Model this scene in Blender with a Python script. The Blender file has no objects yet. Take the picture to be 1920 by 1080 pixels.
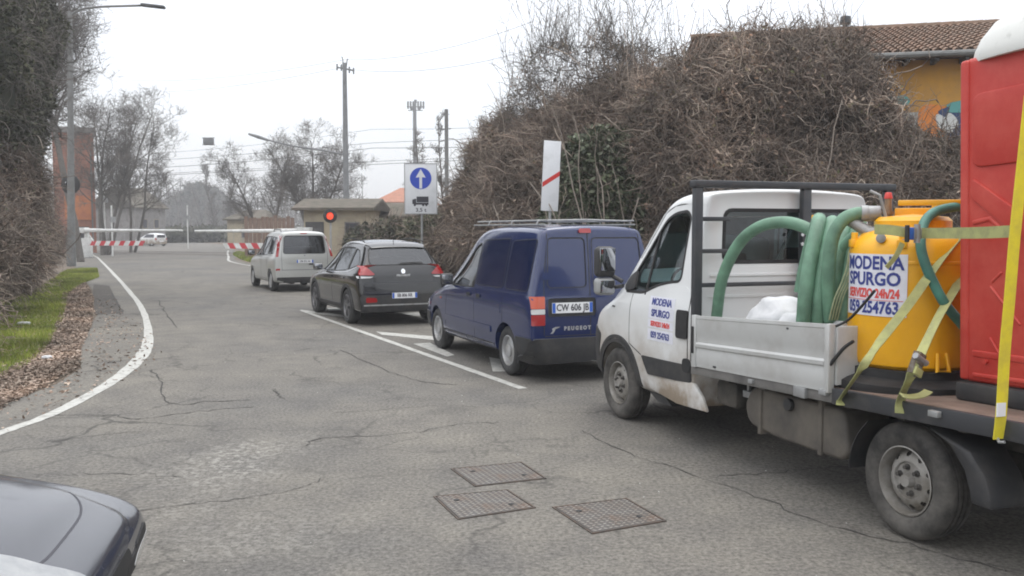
import bpy, bmesh, math, random
import numpy as np
from mathutils import Vector, Matrix
from mathutils.bvhtree import BVHTree
from math import radians as R, sin, cos, pi
random.seed(5)
scn = bpy.context.scene
col = scn.collection

# ------------------------------------------------------------------ camera, sky, sun
F, PITCH, EYE = 1698.0, .0641, 1.84
cam = bpy.data.cameras.new('camera'); co = bpy.data.objects.new('camera', cam); col.objects.link(co)
cam.sensor_width = 36; cam.lens = F / 1920 * 36; cam.clip_start = .05; cam.clip_end = 3000
co.location = (0, 0, EYE); co.rotation_euler = (pi/2 - PITCH, 0, 0); scn.camera = co
scn.render.resolution_x, scn.render.resolution_y = 1024, 576
scn.view_settings.view_transform = 'Standard'; scn.view_settings.look = 'None'
scn.view_settings.exposure = 0.0; scn.view_settings.gamma = 1; scn.view_settings.use_curve_mapping = False
try: scn.cycles.filter_width = 1.9
except Exception: pass

SUN_EL, SUN_AZ = R(70), R(200)
w = bpy.data.worlds.new('World'); scn.world = w; w.use_nodes = True
nt = w.node_tree; nt.nodes.clear()
def N(nt, t, **k):
    n = nt.nodes.new(t)
    for a, b in k.items(): setattr(n, a, b)
    return n
sky = N(nt, 'ShaderNodeTexSky'); sky.sky_type = 'NISHITA'; sky.sun_disc = False
sky.sun_elevation = SUN_EL; sky.sun_rotation = SUN_AZ; sky.dust_density = 4
tc = N(nt, 'ShaderNodeTexCoord'); sep = N(nt, 'ShaderNodeSeparateXYZ'); nt.links.new(tc.outputs['Generated'], sep.inputs[0])
mr = N(nt, 'ShaderNodeMapRange'); mr.inputs[1].default_value = 0; mr.inputs[2].default_value = 1
mr.inputs[3].default_value = .90; mr.inputs[4].default_value = 2.3     # an overcast sky is brighter at the zenith
nt.links.new(sep.outputs[2], mr.inputs[0])
nz = N(nt, 'ShaderNodeTexNoise'); nz.inputs['Scale'].default_value = 2.2; nz.inputs['Detail'].default_value = 5
mp = N(nt, 'ShaderNodeMapping'); mp.inputs['Scale'].default_value = (1, 1, 3)
nt.links.new(tc.outputs['Generated'], mp.inputs[0]); nt.links.new(mp.outputs[0], nz.inputs[0])
nr = N(nt, 'ShaderNodeMapRange'); nr.inputs[1].default_value = .3; nr.inputs[2].default_value = .7
nr.inputs[3].default_value = .93; nr.inputs[4].default_value = 1.1; nt.links.new(nz.outputs[0], nr.inputs[0])
mu = N(nt, 'ShaderNodeMath', operation='MULTIPLY'); nt.links.new(mr.outputs[0], mu.inputs[0]); nt.links.new(nr.outputs[0], mu.inputs[1])
cl = N(nt, 'ShaderNodeMix', data_type='RGBA', blend_type='MULTIPLY'); cl.inputs[0].default_value = 1
cl.inputs[6].default_value = (.965, .975, 1.0, 1); nt.links.new(mu.outputs[0], cl.inputs[7])
b1 = N(nt, 'ShaderNodeBackground'); b1.inputs[1].default_value = .05; nt.links.new(sky.outputs[0], b1.inputs[0])
b2 = N(nt, 'ShaderNodeBackground'); b2.inputs[1].default_value = .95; nt.links.new(cl.outputs[2], b2.inputs[0])
ad = N(nt, 'ShaderNodeAddShader'); nt.links.new(b1.outputs[0], ad.inputs[0]); nt.links.new(b2.outputs[0], ad.inputs[1])
wo = N(nt, 'ShaderNodeOutputWorld'); nt.links.new(ad.outputs[0], wo.inputs[0])
sl = bpy.data.lights.new('sun', 'SUN'); sl.energy = .9; sl.angle = R(25); sl.color = (1, .97, .92)
so = bpy.data.objects.new('sun', sl); col.objects.link(so)
so.rotation_euler = (pi/2 - SUN_EL, 0, pi - SUN_AZ + pi)

# ------------------------------------------------------------------ helpers
def ray(px, py):
    x = (px-960)/F; u = -(py-540)/F
    return Vector((x, cos(PITCH) + u*sin(PITCH), -sin(PITCH) + u*cos(PITCH)))
def gnd(px, py, z=0.0):
    d = ray(px, py); t = (z-EYE)/d.z; return Vector((d.x*t, d.y*t, z))
def at(px, py, Y):
    d = ray(px, py); t = Y/d.y; return Vector((d.x*t, Y, EYE + d.z*t))

def tag(o, label=None, cat=None, group=None, kind=None):
    if label: o['label'] = label
    if cat: o['category'] = cat
    if group: o['group'] = group
    if kind: o['kind'] = kind
    return o
def empty(name, loc, rz=0, label=None, cat=None, group=None):
    o = bpy.data.objects.new(name, None); col.objects.link(o)
    o.location = loc; o.rotation_euler = (0, 0, rz); o.empty_display_size = .2
    return tag(o, label, cat, group)
def link(name, me, m, parent=None, smooth=None):
    if m is not None and not me.materials: me.materials.append(m)
    if smooth is not None:
        me.polygons.foreach_set('use_smooth', [True]*len(me.polygons))
        try: me.set_sharp_from_angle(angle=R(smooth))
        except Exception: pass
    o = bpy.data.objects.new(name, me); col.objects.link(o)
    if parent is not None: o.parent = parent
    return o
def copy_tree(o, parent=None):
    c = o.copy(); col.objects.link(c)
    if parent is not None: c.parent = parent
    for ch in list(o.children): copy_tree(ch, c)
    return c

def bsdf(name, c, rough=.6, metal=0., coat=0., spec=.5):
    m = bpy.data.materials.new(name); m.use_nodes = True
    b = m.node_tree.nodes['Principled BSDF']
    b.inputs['Base Color'].default_value = (*c, 1); b.inputs['Roughness'].default_value = rough
    b.inputs['Metallic'].default_value = metal; b.inputs['Coat Weight'].default_value = coat
    b.inputs['Coat Roughness'].default_value = .06; b.inputs['Specular IOR Level'].default_value = spec
    return m, m.node_tree, b
def ramp(nt, fac, stops):
    r = N(nt, 'ShaderNodeValToRGB'); e = r.color_ramp.elements
    while len(e) < len(stops): e.new(.5)
    for i, (p, c) in enumerate(stops): e[i].position = p; e[i].color = (*c, 1) if len(c) == 3 else c
    nt.links.new(fac, r.inputs[0]); return r.outputs[0]
def noise(nt, scale, detail=4, co=None, rough=.55, dist=0.):
    n = N(nt, 'ShaderNodeTexNoise'); n.inputs['Scale'].default_value = scale; n.inputs['Detail'].default_value = detail
    n.inputs['Roughness'].default_value = rough; n.inputs['Distortion'].default_value = dist
    if co is None:
        co = N(nt, 'ShaderNodeTexCoord').outputs['Object']
    nt.links.new(co, n.inputs['Vector']); return n.outputs[0]
def mixc(nt, fac, a, b, mode='MIX'):
    m = N(nt, 'ShaderNodeMix', data_type='RGBA', blend_type=mode)
    for s, v in ((0, fac), (6, a), (7, b)):
        if isinstance(v, (int, float)): m.inputs[s].default_value = v
        elif isinstance(v, tuple): m.inputs[s].default_value = (*v, 1)
        else: nt.links.new(v, m.inputs[s])
    return m.outputs[2]
def math_(nt, op, a, b=None, c=None):
    m = N(nt, 'ShaderNodeMath', operation=op)
    for i, v in enumerate((a, b, c)):
        if v is None: continue
        if isinstance(v, (int, float)): m.inputs[i].default_value = v
        else: nt.links.new(v, m.inputs[i])
    return m.outputs[0]
def bump(nt, b, h, s=.3, d=.01):
    n = N(nt, 'ShaderNodeBump'); n.inputs['Strength'].default_value = s; n.inputs['Distance'].default_value = d
    nt.links.new(h, n.inputs['Height']); nt.links.new(n.outputs[0], b.inputs['Normal'])
def worn(name, c, c2, rough=.6, scale=4., metal=0., bs=.15, lo=.4, hi=.7, spec=.5):
    """base colour with patches of a second colour (dirt, wear) and fine relief"""
    m, nt, b = bsdf(name, c, rough, metal, spec=spec)
    f = ramp(nt, noise(nt, scale, 8, rough=.65), [(lo, (0, 0, 0)), (hi, (1, 1, 1))])
    nt.links.new(mixc(nt, f, c, c2), b.inputs['Base Color'])
    if bs: bump(nt, b, noise(nt, scale*12, 4), bs, .004)
    return m
def paint(name, c, dirt=(.2, .17, .14), z0=.25, z1=.8, amt=.6, rough=.32, coat=.8, metal=0.):
    """vehicle paint with road dirt that thickens towards the sills"""
    m, nt, b = bsdf(name, c, rough, metal, coat)
    co = N(nt, 'ShaderNodeTexCoord').outputs['Object']; s = N(nt, 'ShaderNodeSeparateXYZ'); nt.links.new(co, s.inputs[0])
    g = N(nt, 'ShaderNodeMapRange'); g.inputs[1].default_value = z0; g.inputs[2].default_value = z1
    g.inputs[3].default_value = 1; g.inputs[4].default_value = .04; nt.links.new(s.outputs[2], g.inputs[0])
    n = ramp(nt, noise(nt, 2.6, 8, co, .62), [(.3, (.15,)*3), (.72, (1,)*3)])
    f = math_(nt, 'MULTIPLY', g.outputs[0], n); f = math_(nt, 'MULTIPLY', f, amt)
    nt.links.new(mixc(nt, f, c, dirt), b.inputs['Base Color'])
    rr = math_(nt, 'MULTIPLY_ADD', f, .5, rough); nt.links.new(rr, b.inputs['Roughness'])
    cw = math_(nt, 'MULTIPLY_ADD', f, -coat, coat); nt.links.new(cw, b.inputs['Coat Weight'])
    return m
def glass(name, tint, gl=.04):
    m = bpy.data.materials.new(name); m.use_nodes = True; nt = m.node_tree; nt.nodes.clear()
    t = N(nt, 'ShaderNodeBsdfTransparent'); t.inputs[0].default_value = (*tint, 1)
    g = N(nt, 'ShaderNodeBsdfGlossy'); g.inputs['Roughness'].default_value = gl; g.inputs[0].default_value = (.95, .97, 1, 1)
    f = N(nt, 'ShaderNodeFresnel'); f.inputs[0].default_value = 1.6
    k = math_(nt, 'MULTIPLY_ADD', f.outputs[0], 1.0, .03)
    x = N(nt, 'ShaderNodeMixShader'); nt.links.new(k, x.inputs[0]); nt.links.new(t.outputs[0], x.inputs[1]); nt.links.new(g.outputs[0], x.inputs[2])
    o = N(nt, 'ShaderNodeOutputMaterial'); nt.links.new(x.outputs[0], o.inputs[0]); return m
def islands(name, cols, rough=.85, trans=0.):
    """each leaf, blade or twig takes its own colour"""
    m, nt, b = bsdf(name, cols[0], rough, spec=.25)
    g = N(nt, 'ShaderNodeNewGeometry')
    st = [(i/(len(cols)-1), c) for i, c in enumerate(cols)]
    r = ramp(nt, g.outputs['Random Per Island'], st)
    n = ramp(nt, noise(nt, .8, 5), [(.32, (.42, .43, .42)), (.52, (.95,)*3), (.70, (1.55, 1.5, 1.45))])
    nt.links.new(mixc(nt, 1., r, n, 'MULTIPLY'), b.inputs['Base Color'])
    return m

class MB:
    """collects simple solids into one mesh"""
    def __init__(s): s.v = []; s.f = []; s.g = []
    def add(s, vs, fs):
        s.g.append((len(vs), len(fs))); k = len(s.v); s.v += [tuple(v) for v in vs]; s.f += [tuple(i+k for i in f) for f in fs]; return s
    def box(s, c, d, rot=None, taper=1.):
        hx, hy, hz = d[0]/2, d[1]/2, d[2]/2
        vs = [Vector((x*hx*(taper if z > 0 else 1), y*hy*(taper if z > 0 else 1), z*hz)) for z in (-1, 1) for y in (-1, 1) for x in (-1, 1)]
        if rot is not None: vs = [rot @ v for v in vs]
        vs = [v + Vector(c) for v in vs]
        return s.add(vs, [(0,2,3,1),(4,5,7,6),(0,1,5,4),(2,6,7,3),(0,4,6,2),(1,3,7,5)])
    def cyl(s, p0, p1, r, n=12, r2=None, cap=True):
        p0, p1 = Vector(p0), Vector(p1); d = (p1-p0).normalized()
        a = d.orthogonal().normalized(); b = d.cross(a); r2 = r if r2 is None else r2
        vs = [p0 + (a*cos(2*pi*i/n)+b*sin(2*pi*i/n))*r for i in range(n)] + [p1 + (a*cos(2*pi*i/n)+b*sin(2*pi*i/n))*r2 for i in range(n)]
        fs = [(i, (i+1)%n, n+(i+1)%n, n+i) for i in range(n)]
        if cap: fs += [tuple(range(n-1, -1, -1)), tuple(range(n, 2*n))]
        return s.add(vs, fs)
    def tube(s, pts, r, n=8, cap=True):
        pts = [Vector(p) for p in pts]; K = len(pts); rs = r if isinstance(r, (list, tuple)) else [r]*K
        vs = []; a = None
        for i, p in enumerate(pts):
            t = (pts[min(i+1, K-1)] - pts[max(i-1, 0)]).normalized()
            a = t.orthogonal().normalized() if a is None else (a - t*a.dot(t)).normalized()
            b = t.cross(a); vs += [p + (a*cos(2*pi*j/n)+b*sin(2*pi*j/n))*rs[i] for j in range(n)]
        fs = [(i*n+j, i*n+(j+1)%n, (i+1)*n+(j+1)%n, (i+1)*n+j) for i in range(K-1) for j in range(n)]
        if cap: fs += [tuple(range(n-1, -1, -1)), tuple(range((K-1)*n, K*n))]
        return s.add(vs, fs)
    def lathe(s, prof, c=(0, 0, 0), axis='Z', n=32, a0=0, a1=2*pi):
        """prof: (radius, along)"""
        full = abs(a1-a0-2*pi) < 1e-6; m = n if full else n+1; K = len(prof); vs = []
        for i in range(m):
            a = a0+(a1-a0)*i/n
            for r, h in prof:
                u, v = r*cos(a), r*sin(a)
                p = (u, v, h) if axis == 'Z' else ((u, h, v) if axis == 'Y' else (h, u, v))
                vs.append(Vector(p)+Vector(c))
        fs = []
        for i in range(n):
            j = (i+1) % m
            for k in range(K-1):
                q = (i*K+k, j*K+k, j*K+k+1, i*K+k+1)
                fs.append(q if axis != 'Y' else q[::-1])
        return s.add(vs, fs)
    def prism(s, poly, d0, d1, plane='XZ'):
        n = len(poly); mk = {'XZ': lambda a, b, d: (a, d, b), 'YZ': lambda a, b, d: (d, a, b), 'XY': lambda a, b, d: (a, b, d)}[plane]
        vs = [mk(a, b, d0) for a, b in poly]+[mk(a, b, d1) for a, b in poly]
        return s.add(vs, [(i, (i+1)%n, n+(i+1)%n, n+i) for i in range(n)]+[tuple(range(n-1, -1, -1)), tuple(range(n, 2*n))])
    def mesh(s, name, bev=0, seg=2):
        me = bpy.data.meshes.new(name); me.from_pydata(s.v, [], s.f)
        bm = bmesh.new(); bm.from_mesh(me); bmesh.ops.recalc_face_normals(bm, faces=bm.faces)
        if bev:
            ed = [e for e in bm.edges if len(e.link_faces) == 2 and e.calc_face_angle(0) > .5]
            bmesh.ops.bevel(bm, geom=ed, offset=bev, segments=seg, affect='EDGES', profile=.5, clamp_overlap=True)
        bm.to_mesh(me); bm.free(); return me
    def each(s, name, m, parent=None, bev=0, smooth=35, seg=2, per=1):
        """one object for every solid collected (or every `per` solids)"""
        a = b = 0; out = []
        for i in range(0, len(s.g), per):
            nv = sum(g[0] for g in s.g[i:i+per]); nf = sum(g[1] for g in s.g[i:i+per])
            q = MB(); q.v = s.v[a:a+nv]; q.f = [tuple(j-a for j in f) for f in s.f[b:b+nf]]; a += nv; b += nf
            out.append(q.build(name, m, parent, bev, smooth, seg))
        return out
    def build(s, name, m, parent=None, bev=0, smooth=35, seg=2):
        return link(name, s.mesh(name, bev, seg), m, parent, smooth)

def fast_mesh(name, v, f):
    """v (n,3) array, f (m,k) array of equal-sized faces"""
    me = bpy.data.meshes.new(name); v = np.asarray(v, np.float32); f = np.asarray(f, np.int32); k = f.shape[1]
    me.vertices.add(len(v)); me.vertices.foreach_set('co', v.ravel())
    me.loops.add(f.size); me.loops.foreach_set('vertex_index', f.ravel())
    me.polygons.add(len(f)); me.polygons.foreach_set('loop_start', np.arange(0, f.size, k, dtype=np.int32))
    me.update(calc_edges=True); return me

def evaluated(o, remove=True):
    dg = bpy.context.evaluated_depsgraph_get(); dg.update()
    me = bpy.data.meshes.new_from_object(o.evaluated_get(dg))
    if remove: bpy.data.objects.remove(o)
    return me
def boolean(me, cutters, op='DIFFERENCE'):
    o = bpy.data.objects.new('tmp', me); col.objects.link(o); tmp = []
    for c in cutters:
        q = bpy.data.objects.new('tmpc', c); col.objects.link(q); tmp.append(q)
        md = o.modifiers.new('b', 'BOOLEAN'); md.operation = op; md.object = q; md.solver = 'EXACT'
    r = evaluated(o)
    for q in tmp: bpy.data.objects.remove(q)
    return r
def subsurf(me, lv):
    o = bpy.data.objects.new('tmp', me); col.objects.link(o); md = o.modifiers.new('s', 'SUBSURF'); md.levels = lv; md.render_levels = lv
    return evaluated(o)

def round_poly(pts, r=.03, seg=4):
    out = []; n = len(pts)
    for i in range(n):
        p0, p, p1 = (Vector(pts[i-1][:2]), Vector(pts[i][:2]), Vector(pts[(i+1) % n][:2]))
        rr = pts[i][2] if len(pts[i]) > 2 else r
        a, b = (p0-p), (p1-p); la, lb = a.length, b.length; d = min(rr, la*.45, lb*.45)
        if d < 1e-4: out.append(tuple(p)); continue
        a = p+a.normalized()*d; b = p+b.normalized()*d
        for k in range(seg+1):
            t = k/seg; out.append(tuple(a*(1-t)**2 + p*2*t*(1-t) + b*t*t))
    return out
def offset_poly(pts, d):
    n = len(pts); A = sum(pts[i-1][0]*pts[i][1]-pts[i][0]*pts[i-1][1] for i in range(n)); s = 1 if A > 0 else -1; out = []
    for i in range(n):
        p0, p, p1 = Vector(pts[i-1]), Vector(pts[i]), Vector(pts[(i+1) % n])
        e0 = (p-p0).normalized(); e1 = (p1-p).normalized()
        n0 = Vector((e0.y, -e0.x))*s; n1 = Vector((e1.y, -e1.x))*s; m = (n0+n1)
        m = m.normalized() if m.length > 1e-4 else n0
        out.append(tuple(p + m*d/max(.5, m.dot(n0))))
    return out
def resample(pts, step, closed=True):
    out = []; n = len(pts)
    for i in range(n if closed else n-1):
        a, b = Vector(pts[i]), Vector(pts[(i+1) % n]); k = max(1, int(math.ceil((b-a).length/step)))
        out += [tuple(a.lerp(b, j/k)) for j in range(k)]
    if not closed: out.append(tuple(pts[-1]))
    return out
class Shell:
    """projects flat outlines onto a body surface: panels, glass, lamps, seams and lettering lie on it"""
    def __init__(s, me):
        s.xm = min(v.co.x for v in me.vertices)
        s.b = BVHTree.FromPolygons([v.co.copy() for v in me.vertices], [tuple(p.vertices) for p in me.polygons])
    def hit(s, a, b, side, off):
        o, d = {'L': ((a, 3, b), (0, -1, 0)), 'R': ((a, -3, b), (0, 1, 0)), 'B': ((-9, a, b), (1, 0, 0)),
                'F': ((9, a, b), (-1, 0, 0)), 'T': ((a, b, 6), (0, 0, -1))}[side]
        p, nn, i, dist = s.b.ray_cast(Vector(o), Vector(d))
        if p is None or (side in 'LR' and abs(p.y) < .5) or (side == 'B' and p.x > s.xm+.55):
            q = {'L': (a, .9, b), 'R': (a, -.9, b), 'B': (s.xm, a, b), 'F': (4, a, b), 'T': (a, b, 1.5)}[side]
            p, nn, i, dist = s.b.find_nearest(Vector(q))
        if nn.dot(Vector(d)) > 0: nn = -nn
        return p + nn*off, nn
    def map(s, vs, fs, side, off, th):
        top = []; bot = []
        for a, b in vs:
            p, nn = s.hit(a, b, side, off); top.append(p); bot.append(p-nn*th)
        n = len(vs); cnt = {}
        for f in fs:
            for i in range(len(f)):
                e = (f[i], f[(i+1) % len(f)]); cnt[tuple(sorted(e))] = cnt.get(tuple(sorted(e)), []) + [e]
        sk = [(e[0][1], e[0][0], e[0][0]+n, e[0][1]+n) for e in cnt.values() if len(e) == 1]
        return top+bot, [tuple(f) for f in fs]+sk
    def patch(s, name, poly, m, parent, side='L', off=.003, th=.008, step=.05, smooth=60):
        bm = bmesh.new(); bm.faces.new([bm.verts.new((a, b, 0)) for a, b in poly])
        xs = [p[0] for p in poly]; ys = [p[1] for p in poly]
        for ax, lo, hi in ((0, min(xs), max(xs)), (1, min(ys), max(ys))):
            k = int((hi-lo)/step)
            for i in range(1, k+1):
                c = [0, 0, 0]; c[ax] = lo+(hi-lo)*i/(k+1); nn = [0, 0, 0]; nn[ax] = 1
                bmesh.ops.bisect_plane(bm, geom=bm.verts[:]+bm.edges[:]+bm.faces[:], plane_co=c, plane_no=nn, dist=1e-6)
        bm.verts.index_update(); vs = [(v.co.x, v.co.y) for v in bm.verts]; fs = [[v.index for v in f.verts] for f in bm.faces]; bm.free()
        mb = MB(); mb.add(*s.map(vs, fs, side, off, th)); me = bpy.data.meshes.new(name); me.from_pydata(mb.v, [], mb.f)
        bm = bmesh.new(); bm.from_mesh(me); bmesh.ops.recalc_face_normals(bm, faces=bm.faces); bm.to_mesh(me); bm.free()
        return link(name, me, m, parent, smooth)
    def ring(s, name, poly, m, parent, side='L', w=.015, w_in=.004, off=.002, th=.008, step=.06):
        p = resample(poly, step); a = offset_poly(p, w); b = offset_poly(p, -w_in); n = len(p)
        fs = [(i, (i+1) % n, n+(i+1) % n, n+i) for i in range(n)]
        me = bpy.data.meshes.new(name); me.from_pydata(*(lambda q: (q[0], [], q[1]))(s.map(a+b, fs, side, off, th)))
        return link(name, me, m, parent, 50)
    def line(s, mb, pts, side='L', w=.007, off=.0015, th=.004, step=.05):
        p = resample(pts, step, False); A = []; B = []; n = len(p)
        for i in range(n):
            t = (Vector(p[min(i+1, n-1)])-Vector(p[max(i-1, 0)])).normalized(); nn = Vector((-t.y, t.x))*w/2
            A.append(tuple(Vector(p[i])+nn)); B.append(tuple(Vector(p[i])-nn))
        mb.add(*s.map(A+B, [(i, i+1, n+i+1, n+i) for i in range(n-1)], side, off, th)); return mb
    def text(s, name, txt, size, a0, b0, m, parent, side='L', off=.005, sx=1., bold=.0, align='CENTER'):
        vs, fs = text2d(txt, size, sx, bold, align)
        sg = -1 if side in 'LB' else 1
        q = s.map([(a0+sg*x, b0+y) for x, y in vs], [f[::-1] if sg < 0 else f for f in fs], side, off, .003)
        me = bpy.data.meshes.new(name); me.from_pydata(q[0], [], q[1]); return link(name, me, m, parent)
def text2d(txt, size, sx=1., bold=0., align='CENTER'):
    c = bpy.data.curves.new('t', 'FONT'); c.body = txt; c.size = size; c.align_x = align; c.align_y = 'CENTER'; c.offset = bold; c.resolution_u = 3
    o = bpy.data.objects.new('t', c); col.objects.link(o); me = evaluated(o)
    vs = [(v.co.x*sx, v.co.y) for v in me.vertices]; fs = [list(p.vertices) for p in me.polygons]; return vs, fs
def text_obj(name, txt, size, m, parent, fn, sx=1., bold=0., align='CENTER'):
    """lettering laid on any surface: fn(x, y) -> point"""
    vs, fs = text2d(txt, size, sx, bold, align); me = bpy.data.meshes.new(name)
    me.from_pydata([fn(x, y) for x, y in vs], [], fs); return link(name, me, m, parent)
def strap_mesh(pts, width, th, wdir):
    """flat webbing along pts; wdir: direction across the band"""
    mb = MB(); K = len(pts); vs = []
    for i, p in enumerate(pts):
        p = Vector(p); t = (Vector(pts[min(i+1, K-1)])-Vector(pts[max(i-1, 0)])).normalized()
        wd = Vector(wdir[i] if isinstance(wdir, list) else wdir); wd = (wd - t*wd.dot(t)).normalized(); n = t.cross(wd)
        for a, b in ((-1, -1), (1, -1), (1, 1), (-1, 1)): vs.append(p + wd*a*width/2 + n*b*th/2)
    fs = [(i*4+j, i*4+(j+1) % 4, (i+1)*4+(j+1) % 4, (i+1)*4+j) for i in range(K-1) for j in range(4)]+[(3, 2, 1, 0), tuple((K-1)*4+j for j in range(4))]
    return mb.add(vs, fs)
def smooth_path(pts, n=6):
    pts = [Vector(p) for p in pts]; out = []
    for i in range(len(pts)-1):
        p0, p1, p2, p3 = pts[max(i-1, 0)], pts[i], pts[i+1], pts[min(i+2, len(pts)-1)]
        for k in range(n):
            t = k/n
            out.append(.5*((2*p1)+(-p0+p2)*t+(2*p0-5*p1+4*p2-p3)*t*t+(-p0+3*p1-3*p2+p3)*t**3))
    return out+[pts[-1]]

# ------------------------------------------------------------------ materials
M = {}
M['white_paint'] = paint('white_paint', (.70, .72, .72), dirt=(.27, .22, .165), z0=.35, z1=1.10, amt=1.7)
M['navy_paint'] = paint('navy_paint', (.002, .013, .078), dirt=(.03, .04, .07), amt=.25, rough=.2, coat=.9, z0=.2, z1=1.0)
M['navy_glass'] = bsdf('navy_window_blank', (.002, .008, .045), .09, 0, 1)[0]
M['black_paint'] = paint('black_paint', (.003, .003, .004), dirt=(.03, .03, .03), amt=.10, rough=.14, coat=.9)
M['silver_paint'] = paint('silver_paint', (.44, .45, .43), dirt=(.25, .24, .22), amt=.4, rough=.3, metal=.25)
M['dark_blue_paint'] = paint('dark_blue_paint', (.018, .021, .032), dirt=(.06, .06, .06), amt=.15, rough=.25)
M['plastic'] = worn('dark_plastic', (.022, .023, .026), (.05, .048, .045), .6, 5)
M['black'] = worn('black_rubber', (.012, .012, .013), (.03, .03, .03), .7, 6)
M['frame_grey'] = worn('dark_grey_steel', (.028, .032, .038), (.05, .05, .052), .5, 5)
M['tyre'] = worn('tyre_rubber', (.022, .021, .020), (.12, .112, .10), .85, 5, bs=.4, lo=.35, hi=.7)
M['tyre_far'] = worn('black_tyre_rubber', (.020, .020, .021), (.05, .05, .048), .8, 7)
M['steel_wheel'] = worn('grey_wheel_steel', (.30, .29, .27), (.16, .145, .12), .55, 6, metal=.3)
M['alloy'] = worn('alloy', (.22, .22, .23), (.12, .12, .12), .4, 6, metal=.6)
M['hubcap'] = worn('hubcap_silver', (.42, .43, .44), (.25, .24, .22), .4, 8, metal=.3)
M['aluminium'] = worn('dull_aluminium', (.50, .51, .50), (.36, .35, .33), .45, 3.0, metal=.2, lo=.45, hi=.8)
M['underbody'] = worn('underbody', (.03, .029, .027), (.10, .09, .075), .8, 4)
M['fuel_tank'] = worn('dusty_tank', (.13, .115, .095), (.06, .055, .05), .7, 3)
M['chrome'] = bsdf('chrome', (.75, .76, .78), .15, 1.)[0]
M['mirror'] = bsdf('mirror_glass', (.32, .33, .35), .05, 1.)[0]
M['galv'] = worn('galvanised_steel', (.34, .35, .35), (.24, .24, .24), .5, 8, metal=.4)
M['glass_cab'] = glass('cab_glass', (.40, .50, .50))
M['glass_dark'] = glass('dark_car_glass', (.10, .11, .12))
M['glass_mid'] = glass('car_glass', (.35, .40, .40))
M['red_lamp'] = bsdf('red_lamp_lens', (.30, .010, .012), .18, 0, 1)[0]
M['orange_lamp'] = bsdf('orange_lamp_lens', (.50, .06, .012), .18, 0, 1)[0]
M['clear_lamp'] = bsdf('clear_lamp_lens', (.55, .56, .56), .15, 0, 1)[0]
M['head_lamp'] = worn('headlamp_lens', (.36, .37, .37), (.22, .23, .24), .12, 5, bs=0)
M['plate'] = bsdf('plate_white', (.72, .73, .74), .4)[0]
M['plate_blue'] = bsdf('plate_blue', (.02, .10, .45), .4)[0]
M['ink'] = bsdf('black_ink', (.03, .03, .04), .5)[0]
M['blue_ink'] = bsdf('blue_ink', (.03, .045, .22), .5)[0]
M['red_ink'] = bsdf('red_ink', (.62, .07, .06), .5)[0]
M['decal'] = worn('decal_white', (.70, .71, .78), (.60, .61, .66), .4, 12, bs=0)
M['seat'] = worn('seat_cloth', (.03, .032, .036), (.05, .05, .055), .9, 20)
M['cabin'] = bsdf('cabin_grey', (.09, .10, .10), .8)[0]

# ------------------------------------------------------------------ ground, road, markings
def flat_sheet(name, poly, z, m, kind='structure'):
    bm = bmesh.new(); f = bm.faces.new([bm.verts.new((p[0], p[1], z)) for p in poly]); bmesh.ops.triangulate(bm, faces=[f])
    bmesh.ops.recalc_face_normals(bm, faces=bm.faces)
    if bm.faces[:][0].normal.z < 0: bmesh.ops.reverse_faces(bm, faces=bm.faces)
    me = bpy.data.meshes.new(name); bm.to_mesh(me); bm.free(); return tag(link(name, me, m), kind=kind)

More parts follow.
